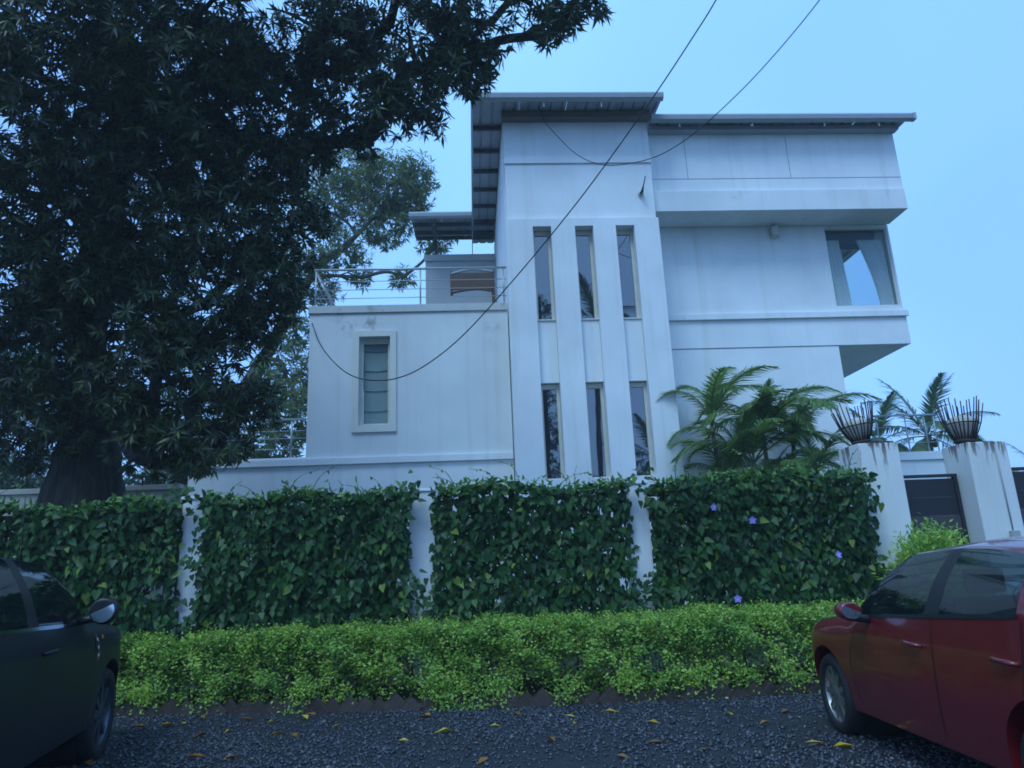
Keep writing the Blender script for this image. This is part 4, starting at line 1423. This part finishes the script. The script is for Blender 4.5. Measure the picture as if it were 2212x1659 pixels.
coconut('low coconut palm at the far side of the wide gate', (18.3, 22.0, 0), 3.4, .3, 12, .62, 'coconut palms beyond the gate')

# trees on the opposite side of the road, mirrored in the window panes
tree('roadside_tree', 'tall dark tree across the road, mirrored in the first slit window', (3.4, -6.0, 0),
     [(3.4, -6, 0), (3.5, -6, 5), (3.6, -6, 11), (3.7, -6, 15)], [.4, .32, .2, .08],
     [(3.3, -6, 6, 1.3), (4.0, -6.2, 8, 1.3), (3.2, -6, 10, 1.4), (3.8, -6, 12.2, 1.4), (3.3, -6.2, 14.2, 1.2), (2.4, -6, 12, 1.2), (2.2, -6, 8.5, 1.2)], 22, .28, M_BACK, M_BARK2, 'trees across the road', 0, .1, 8)
coconut('tall coconut palm across the road, mirrored in the middle slit window', (6.2, -6.0, 0), 13.6, .3, 15, .9, 'palms across the road')
coconut('shorter coconut palm across the road, mirrored in the lower slit windows', (9.0, -7.0, 0), 6.6, .2, 15, .9, 'palms across the road')
for lab_, x_ in (('bushy tree across the road, mirrored low in the middle slit window', 6.4), ('bushy tree across the road, mirrored low in the third slit window', 9.8)):
    tree('roadside_tree', lab_, (x_, -8.0, 0), [(x_, -8, 0), (x_, -8, 2), (x_, -8, 4), (x_, -8, 5.5)], [.25, .2, .15, .06],
         [(x_ + rnd.uniform(-1, 1), -8 + rnd.uniform(-.6, .6), 3 + .5 * k, 1.1) for k in range(6)], 16, .28, M_BACK, M_BARK2, 'trees across the road', 0, .1, 8)

# ================================================================== OVERHEAD CABLES
CAB1 = [(-3.36, 14.62, 6.67), (-3.15, 14.44, 6.16), (-2.87, 14.28, 5.75), (-2.54, 14.09, 5.41), (-2.18, 13.86, 5.19), (-1.78, 13.61, 5.08), (-1.44, 13.39, 5.05), (-1.01, 13.1, 5.12), (-0.47, 12.72, 5.36), (0.06, 12.34, 5.72), (0.74, 11.84, 6.31), (1.39, 11.33, 6.91), (2.01, 10.82, 7.52), (2.6, 10.31, 8.16), (3.18, 9.77, 8.82), (3.68, 9.3, 9.44), (3.97, 9.0, 9.82), (4.6, 8.3, 10.75), (5.4, 7.4, 12.0)]
CAB2 = [(1.72, 13.9, 11.42), (1.82, 13.8, 11.0), (2.03, 13.68, 10.60), (2.32, 13.46, 10.06), (2.61, 13.23, 9.67), (2.92, 12.93, 9.37), (3.24, 12.63, 9.21), (3.54, 12.33, 9.1), (3.83, 12.04, 9.06), (4.18, 11.66, 9.11), (4.53, 11.29, 9.26), (4.91, 10.84, 9.47), (5.22, 10.47, 9.68), (5.57, 10.02, 9.96), (5.94, 9.5, 10.3), (6.6, 8.5, 11.0), (7.4, 7.3, 12.0)]
for pts, lab, r in ((CAB1, 'black cable sagging low across the left wing window and tower', .012), (CAB2, 'thin black cable looping below the tower roof towards the right roof', .009)):
    o = tube('overhead_cable', curve_pts(pts, 90), r, M_CABLE, None, 6)
    tag(o, lab, 'cable', 'overhead service cables')

# ================================================================== FALLEN LEAVES
ME_FALL = []
for q in range(3):
    T, F = T_LANCE
    V = T.copy() * np.array([1, .34, 1])
    V[1, 2] += .10
    V[2, 2] += .07 + .05 * q
    V[4, 2] += .16 - .05 * q
    for mt in (M_YLEAF, M_BLEAF):
        me = mesh_np('fallen_leaf', V, F)
        me.materials.append(mt)
        ME_FALL.append(me)
LV = [(-2.93, 7.89), (-2.9, 8.17), (-2.35, 7.49), (-2.27, 7.93), (-2.03, 7.8), (-1.79, 7.2), (-1.62, 6.97), (-1.7, 7.76), (-2.53, 7.34), (-2.21, 6.42), (-3.03, 7.89), (-3.19, 6.47), (-0.48, 7.64), (0.35, 7.56), (0.84, 6.88), (0.91, 7.19), (1.5, 6.83), (0.61, 6.26), (1.45, 6.08), (1.67, 5.75), (2.38, 6.47), (2.47, 5.81), (2.61, 5.64), (2.75, 6.9), (-1.66, 7.98), (-1.3, 7.43), (-0.69, 6.62), (0.06, 5.9), (1.0, 5.75), (2.3, 6.88), (-3.29, 7.87), (-1.93, 6.4), (-0.23, 6.91), (-.44, 7.6), (1.2, 7.4), (.1, 7.0)]
for i, (x, y) in enumerate(LV):
    brown = i % 5 == 3
    o = link('fallen_leaf', ME_FALL[(i % 3) * 2 + brown])
    o.location = (x, y, .03)
    s_ = rnd.uniform(.11, .19)
    o.scale = (s_, s_, s_)
    o.rotation_euler = (R(rnd.uniform(-8, 8)), R(rnd.uniform(-8, 8)), rnd.uniform(0, 6.28))
    if brown:
        tag(o, 'fallen brown leaf lying on the wet gravel road', 'leaf', 'brown leaves on the road')
    else:
        tag(o, 'fallen yellow leaf lying on the wet gravel road', 'leaf', 'yellow leaves on the road')

# ================================================================== CARS
def wheel(parent, loc, r, w, side, rim_mat, spokes=10, steer=0):
    e = bpy.data.objects.new('wheel', None)
    COL.objects.link(e)
    e.parent = parent
    e.location = loc
    e.rotation_euler = (0, 0, steer)
    h = w / 2
    ri = r * .70
    lathe('tyre', [(ri, -h * .8), (ri + .02, -h), (r * .93, -h), (r, -h * .72), (r, h * .72), (r * .93, h), (ri + .02, h), (ri, h * .8), (ri, -h * .8)], M_RUBBER, e, 40, 'Y')
    rim = lathe('rim', [(ri, -h * .8), (ri * .95, -h * .55), (ri * .93, h * .5), (ri, h * .8)], rim_mat, e, 40, 'Y')
    lathe('brake_disc', [(0, 0), (ri * .9, 0), (ri * .9, .01), (0, .01)], M_BLACK, e, 32, 'Y')
    hub = lathe('hub', [(0, side * h * .78), (.05, side * h * .78), (.07, side * h * .6), (.07, 0)], rim_mat, e, 20, 'Y')
    bm = bmesh.new()
    for s0, s1, w0, w1 in ((.05, ri * .97, .022, .016),):
        box(bm, s0, s1, -.012, .012, -w0, w0)
    me = bpy.data.meshes.new('spoke')
    bm.to_mesh(me)
    bm.free()
    me.materials.append(rim_mat)
    for k in range(spokes):
        o = link('spoke', me, None, e)
        o.location = (0, side * h * .62, 0)
        o.rotation_euler = (0, k * 2 * math.pi / spokes, 0)
    return e

def car(name, label, loc, heading, P):
    """heading: degrees clockwise from +Y; local +x forward, +y left"""
    root = thing(name, label, 'car', loc)
    root.rotation_euler = (0, 0, R(90 - heading))
    zs, W = P['zs'], P['W']          # vertical scale, half-width
    belt0, belt1, zroof, zhood = P['belt0'], P['belt1'], P['roof'], P['hood']
    zb = P['bottom']
    F_, R_ = P['front'], P['rear']   # nose / tail x
    # stations: name -> list of 10 section points (x, y, z)
    def low(x, wsc=1.0, z0=zb, zsh=None, lift=0.0):
        zsh = zsh or P['shoulder']
        return [(x, .80 * W * wsc, z0 + lift), (x, .955 * W * wsc, z0 + .05 + lift), (x, .995 * W * wsc, z0 + .45 * (zsh - z0)),
                (x, 1.0 * W * wsc, z0 + .75 * (zsh - z0)), (x, .985 * W * wsc, zsh)]
    def hood(x, z, wsc, dx=0.0, lo=None):
        ys = [.90 * W * wsc, .72 * W * wsc, .52 * W * wsc, .27 * W * wsc, 0]
        return [(x + dx * (1 - y / W), y, z + .035 * (1 - (y / W) ** 2)) for y in ys]
    bt = lambda x: belt0 + (belt1 - belt0) * (P['ax'] - x) / (P['ax'] - P['cx'])
    st = []
    st.append(low(F_ - .10, .62, zb + .06, zhood - .22) + hood(F_ - .06, zhood - .16, .60))
    st.append(low(F_ - .22, .84, zb + .02, zhood - .16) + hood(F_ - .16, zhood - .08, .84))
    st.append(low(F_ - .48, .97, zb, zhood - .10) + hood(F_ - .46, zhood - .03, .96))
    st.append(low((F_ + P['ax']) / 2, 1.0, zb, P['shoulder'] - .02) + hood((F_ + P['ax']) / 2, (zhood + belt0) / 2 - .02, .99))
    ax = P['ax']                      # foot of the A pillar / cowl
    st.append(low(ax) + hood(ax + .03, belt0 - .015, .99, .10))
    rf, tw = P['roof_front'], P['tumble']
    def cab(x5, x6, x7, x9, z7, zc):
        b_ = bt(x5)
        return low(x5 if x5 > P['cx'] else P['cx'] - .25) + [(x5, .955 * W, b_), (x6, (.955 * W + tw * W) / 2 + .03, b_ + (z7 - b_) * .55),
                                (x7, tw * W, z7), (x9 - .03, tw * W * .62, zc - .015), (x9, 0, zc)]
    st.append(cab(ax - .12, (ax - .12 + rf) / 2 + .05, rf, rf + .06, zroof - .10, zroof - .05))
    bp = P['b_pillar']
    st.append(cab(bp + .05, bp + .01, bp - .03, bp - .03, zroof - .07, zroof))
    st.append(cab(bp - .09, bp - .11, bp - .13, bp - .13, zroof - .07, zroof + .002))
    cx = P['cx']
    st.append(cab(cx, cx - .0, cx + .08, cx + .08, zroof - .09, zroof - .02))
    ce = P['c_end']
    st.append([*low(ce + .05, .99)] + [(ce, .93 * W, bt(ce)), (ce + .06, .84 * W, bt(ce) + (zroof - .14 - bt(ce)) * .55), (ce + .16, tw * W * .96, zroof - .14),
              (ce + .12, tw * W * .6, zroof - .07), (ce + .12, 0, zroof - .055)])
    zt = bt(ce)
    st.append(low(R_ + .22, .96) + [(R_ + .20, .88 * W, zt - .01), (R_ + .17, .72 * W, zt), (R_ + .15, .5 * W, zt), (R_ + .14, .27 * W, zt), (R_ + .14, 0, zt)])
    st.append(low(R_ + .06, .86, zb + .04, P['shoulder'] - .08) + [(R_ + .05, .74 * W, zt - .22), (R_ + .04, .6 * W, zt - .22), (R_ + .03, .44 * W, zt - .22), (R_ + .02, .22 * W, zt - .22), (R_ + .02, 0, zt - .22)])
    nS = len(st)
    bm = bmesh.new()
    vg = {}
    for i, sec in enumerate(st):
        for j, (x, y, z) in enumerate(sec):
            vg[(i, j, 1)] = bm.verts.new((x, y, z))
            vg[(i, j, -1)] = vg[(i, j, 1)] if j == 9 else bm.verts.new((x, -y, z))
    parts = {0: ('body', P['paint'])}
    def mat_of(i, j, s):
        if i == 4 and j in (7, 8):
            return 'windshield'
        if i == 9 and j in (7, 8):
            return 'rear_glass'
        if j in (5, 6):
            if i == 5:
                return 'side_window.F%d' % s
            if i == 7:
                return 'side_window.R%d' % s
            if i in (6,):
                return 'pillar_trim.%d' % s
        if j == 0 and 3 <= i <= 9:
            return 'sill_trim.%d' % s
        if i == 0 and j in (3, 4):
            return 'headlight.%d' % s
        if i == 1 and j == 4:
            return 'headlight.%d' % s
        if i == 10 and j in (3, 4):
            return 'tail_light.%d' % s
        return 'body'
    names = ['body']
    for i in range(nS - 1):
        for s in (1, -1):
            for j in range(9):
                q = [vg[(i, j, s)], vg[(i + 1, j, s)], vg[(i + 1, j + 1, s)], vg[(i, j + 1, s)]]
                if s == -1:
                    q.reverse()
                f = bm.faces.new(q)
                nm = mat_of(i, j, s)
                if nm not in names:
                    names.append(nm)
                f.material_index = names.index(nm)
                f.smooth = True
        f = bm.faces.new([vg[(i, 0, 1)], vg[(i, 0, -1)], vg[(i + 1, 0, -1)], vg[(i + 1, 0, 1)]])
        f.material_index = 0
    for i, rev in ((0, False), (nS - 1, True)):
        loop = [vg[(i, j, 1)] for j in range(10)] + [vg[(i, j, -1)] for j in range(8, -1, -1)]
        # quads across the end
        for j in range(9):
            q = [vg[(i, j, 1)], vg[(i, j + 1, 1)], vg[(i, j + 1, -1)], vg[(i, j, -1)]]
            q = list(dict.fromkeys(q))
            if rev:
                q.reverse()
            bm.faces.new(q).smooth = True
    bmesh.ops.recalc_face_normals(bm, faces=bm.faces[:])
    # crisp belt line and window edges
    cr = bm.edges.layers.float.new('crease_edge')
    for e in bm.edges:
        ms = {f.material_index for f in e.link_faces}
        if len(ms) > 1:
            e[cr] = .7
    for i in range(4, nS - 2):
        for s in (1, -1):
            for j, cv in ((5, .6), (1, .5), (4, .35)):
                e = bm.edges.get((vg[(i, j, s)], vg[(i + 1, j, s)]))
                if e:
                    e[cr] = max(e[cr], cv)
    me = bpy.data.meshes.new('cage')
    bm.to_mesh(me)
    bm.free()
    for nm in names:
        me.materials.append(P['paint'])
    tmp = bpy.data.objects.new('cage', me)
    COL.objects.link(tmp)
    ss = tmp.modifiers.new('s', 'SUBSURF')
    ss.levels = 3
    ss.render_levels = 3
    cutters = []
    for x in (P['fa'], P['ra']):
        bmc = bmesh.new()
        bmesh.ops.create_cone(bmc, cap_ends=True, segments=40, radius1=P['wr'] + .055, radius2=P['wr'] + .055, depth=4)
        bmesh.ops.rotate(bmc, cent=(0, 0, 0), matrix=Matrix.Rotation(R(90), 3, 'X'), verts=bmc.verts)
        bmesh.ops.translate(bmc, verts=bmc.verts, vec=(x, 0, P['wr'] + .01))
        mc = bpy.data.meshes.new('cut')
        bmc.to_mesh(mc)
        bmc.free()
        oc = bpy.data.objects.new('cut', mc)
        COL.objects.link(oc)
        cutters.append(oc)
        bo = tmp.modifiers.new('b', 'BOOLEAN')
        bo.operation = 'DIFFERENCE'
        bo.solver = 'EXACT'
        bo.object = oc
    dg = bpy.context.evaluated_depsgraph_get()
    full = bpy.data.meshes.new_from_object(tmp.evaluated_get(dg))
    for o in (tmp, *cutters):
        bpy.data.objects.remove(o, do_unlink=True)
    nv = len(full.vertices)
    co = np.empty(nv * 3)
    full.vertices.foreach_get('co', co)
    co = co.reshape(-1, 3)
    polys = [(tuple(p.vertices), p.material_index, p.normal.y, p.center.copy()) for p in full.polygons]
    bvh = BVHTree.FromPolygons([tuple(c) for c in co], [p[0] for p in polys])
    groups = {}
    for vids, mi, ny, c in polys:
        groups.setdefault(min(mi, len(names) - 1), []).append(vids)
    matmap = {'body': P['paint'], 'windshield': M_CARGLASS, 'rear_glass': M_CARGLASS, 'side_window': M_CARGLASS, 'pillar_trim': M_BLACK,
              'sill_trim': M_BLACK if P.get('cladding') else P['paint'], 'headlight': M_LAMP, 'tail_light': M_REDLAMP}
    for mi, fl in groups.items():
        nm = names[mi].split('.')[0]
        used = sorted({v for f in fl for v in f})
        mp = {v: i for i, v in enumerate(used)}
        m2 = bpy.data.meshes.new(nm)
        m2.from_pydata([tuple(co[v]) for v in used], [], [tuple(mp[v] for v in f) for f in fl])
        o = link(nm, m2, matmap[nm], root, smooth=True)
        m2.set_sharp_from_angle(angle=R(38))
        if nm == 'body':
            body = o
    # helper: a point on the side skin
    def skin(x, z, s):
        h = bvh.ray_cast(Vector((x, s * 3, z)), Vector((0, -s, 0)))
        return (h[0].y if h[0] else s * W)
    def ribbon(name, pts, s, wdt, mat, off=.004, par=body):
        """thin strip following (x, z) points on the side"""
        vv, ff = [], []
        pts = [pts[0]] + pts + [pts[-1]]
        cps = curve_pts([(p[0], 0, p[1]) for p in pts[1:-1]], 18)
        for i, p in enumerate(cps):
            d = (cps[min(i + 1, 17)] - cps[max(i - 1, 0)]).normalized()
            nx, nz = -d.z, d.x
            for sg in (-1, 1):
                xx, zz = p.x + sg * nx * wdt, p.z + sg * nz * wdt
                vv.append((xx, skin(xx, zz, s) + s * off, zz))
        for i in range(17):
            ff.append((2 * i, 2 * i + 1, 2 * i + 3, 2 * i + 2))
        m3 = bpy.data.meshes.new(name)
        m3.from_pydata(vv, [], ff)
        return link(name, m3, mat, par)
    for s in (1, -1):
        dz = P['shoulder']
        ribbon('door_seam', [(bp - .02, bt(bp) - .03), (bp - .02, .6), (bp + .02, zb + .12)], s, .004, M_BLACK)
        ribbon('door_seam', [(ax - .16, bt(ax) - .04), (ax - .02, .75 * dz), (ax - .05, zb + .14)], s, .004, M_BLACK)
        ribbon('door_seam', [(cx - .02, bt(cx) - .03), (cx - .005, .90 * dz), (cx + .02, .80 * dz)], s, .004, M_BLACK)
        ribbon('belt_trim', [(ax - .13, bt(ax - .13) - .004), (bp, bt(bp) - .004), (cx, bt(cx) - .004)], s, .012, P.get('trim', M_BLACK), .006)
        for hx in (bp + .20, cx + .12):
            y = skin(hx, dz - .01, s)
            tube('door_handle', [(hx - .11, y, dz - .02), (hx - .08, y + s * .035, dz - .015), (hx + .06, y + s * .035, dz - .01), (hx + .09, y, dz - .01)], [.012, .015, .015, .012], P['paint'], body, 8)
        # mirror
        mx, mz = ax - P.get('mirror_back', .24), bt(ax) + P.get('mirror_up', .06)
        y0 = skin(mx, bt(ax) - .02, s)
        bm2 = bmesh.new()
        bmesh.ops.create_icosphere(bm2, subdivisions=3, radius=1)
        for v in bm2.verts:
            c = v.co
            if c.x < -.35:
                c.x = -.35
            c.x, c.y, c.z = c.x * .15, c.y * P.get('mirror_w', .12), c.z * P.get('mirror_h', .085)
        mo = bobj('mirror', bm2, P['paint'] if not P.get('cladding') else M_BLACK, root, 0, True)
        mo.location = (mx, y0 + s * (.06 + P.get('mirror_w', .12)), mz)
        mg = lathe('mirror_glass', [(0, 0), (.8, 0), (.88, .05), (0, .05)], M_MIRROR, mo, 24, 'Z', False)
        mg.scale = (P.get('mirror_h', .085) * .95, P.get('mirror_w', .12) * .95, .06)
        mg.rotation_euler = (0, R(-77), R(s * 6))
        mg.location = (-.054, 0, 0)
        tube('mirror_arm', [(0, 0, -.04), (.01, -s * .12, -.06), (.02, -s * (.10 + P.get('mirror_w', .12)), -.07)], [.03, .03, .035], M_BLACK, mo, 8)
    for x, stq in ((P['fa'], P.get('steer', 0)), (P['ra'], 0)):
        for s in (1, -1):
            wheel(root, (x, s * (W - .13), P['wr']), P['wr'], .20, s, P['rim'], P.get('spokes', 10), stq)
        # dark wheel housing
        hs = lathe('wheel_housing', [(P['wr'] + .05, -W + .12), (P['wr'] + .05, W - .12)], M_BLACK, root, 40, 'Y')
        hs.location = (x, 0, P['wr'] + .01)
    # underfloor and simple interior
    bx('underfloor', R_ + .3, F_ - .4, -W * .72, W * .72, zb + .02, zb + .08, M_BLACK, root)
    for s in (-.36, .36):
        for sx in (bp + .18, cx + .12):
            bx('seat', sx - .10, sx + .05, s - .24, s + .24, .5, belt0 + .16, M_SEAT, root, .03)
            bx('headrest', sx - .10, sx - .02, s - .12, s + .12, belt0 + .18, belt0 + .34, M_SEAT, root, .03)
    bx('dashboard', ax - .45, ax - .05, -W * .8, W * .8, belt0 - .22, belt0 - .03, M_SEAT, root, .04)
    bx('number_plate', F_ - .085, F_ - .055, -.24, .24, .42, .53, M_WHITEP, root)
    return root, body, skin, bt

RED = dict(zs=1, W=.865, belt0=.94, belt1=1.06, roof=1.48, hood=.86, bottom=.19, front=2.0, rear=-1.98, shoulder=.84,
           ax=.74, roof_front=.10, tumble=.70, b_pillar=-.40, cx=-1.22, c_end=-1.52, fa=1.20, ra=-1.32, wr=.305, paint=M_RED, rim=M_ALLOY, spokes=9, steer=R(-3), mirror_back=.36, mirror_w=.085, mirror_h=.065)
NAVY = dict(zs=1, W=.91, belt0=1.12, belt1=1.17, roof=1.66, hood=1.07, bottom=.26, front=2.18, rear=-2.2, shoulder=1.0,
            ax=.70, roof_front=.18, tumble=.76, b_pillar=-.42, cx=-1.30, c_end=-1.85, fa=1.30, ra=-1.38, wr=.36, paint=M_NAVY, rim=M_DARKRIM, spokes=8,
            cladding=True, trim=M_CHROME, mirror_up=.09, mirror_w=.10, mirror_h=.10)
def place(P, cx, cy, head, side):
    a = R(head)
    f = Vector((math.sin(a), math.cos(a), 0))
    r = Vector((math.cos(a), -math.sin(a), 0))
    return Vector((cx, cy, 0)) - f * P['fa'] - r * side * (P['W'] - .03)
red, rbody, _, _ = car('parked_car', 'dark red hatchback parked with its nose towards the hedge', place(RED, 2.90, 6.13, 3, -1), 3, RED)
suv, sbody, skin, sbt = car('parked_car', 'black sport utility car parked with its nose towards the hedge', place(NAVY, -3.16, 6.67, -11, 1), -11, NAVY)
# badge, repeater lamp and aerial on the black car
def patch(name, x, z, rx, rz, mat, par, off=.004):
    vv, ff = [], []
    for k in range(20):
        t_ = 2 * math.pi * k / 20
        xx, zz = x + rx * math.cos(t_), z + rz * math.sin(t_)
        vv.append((xx, skin(xx, zz, -1) - off, zz))
    me = bpy.data.meshes.new(name)
    me.from_pydata(vv, [], [tuple(range(20))])
    return link(name, me, mat, par)
em = patch('emblem', .86, .92, .055, .11, M_EMBLEM, suv, .004)
for k in range(3):
    patch('emblem_mark', .86, .86 + k * .06, .022, .014, M_WHITEP, em, .008)
patch('side_repeater', 1.02, .99, .035, .018, M_AMBER, suv, .006)
tube('aerial', [(.10, -.55, 1.58), (.0, -.56, 2.05)], [.005, .003], M_BLACK, suv, 5)

# ================================================================== HAZE VOLUME added to lift the darks, for the veil of wet glass
bm = bmesh.new()
box(bm, -250, 250, -250, 250, -1.0, 22.0)
me = bpy.data.meshes.new('haze')
bm.to_mesh(me)
bm.free()
hz = link('haze', me)
hz['kind'] = 'stuff'
tag(hz, 'thin haze added round the house for the veil of wet glass', 'haze')
mh = bpy.data.materials.new('added_haze')
mh.use_nodes = True
th = mh.node_tree
th.nodes.clear()
ho = th.nodes.new('ShaderNodeOutputMaterial')
hv = th.nodes.new('ShaderNodeVolumePrincipled')
hv.inputs['Color'].default_value = (0.9, 0.93, 0.95, 1)
hv.inputs['Density'].default_value = 0.0018
hv.inputs['Anisotropy'].default_value = 0.2
th.links.new(hv.outputs['Volume'], ho.inputs['Volume'])
me.materials.append(mh)
S.cycles.volume_bounces = 1
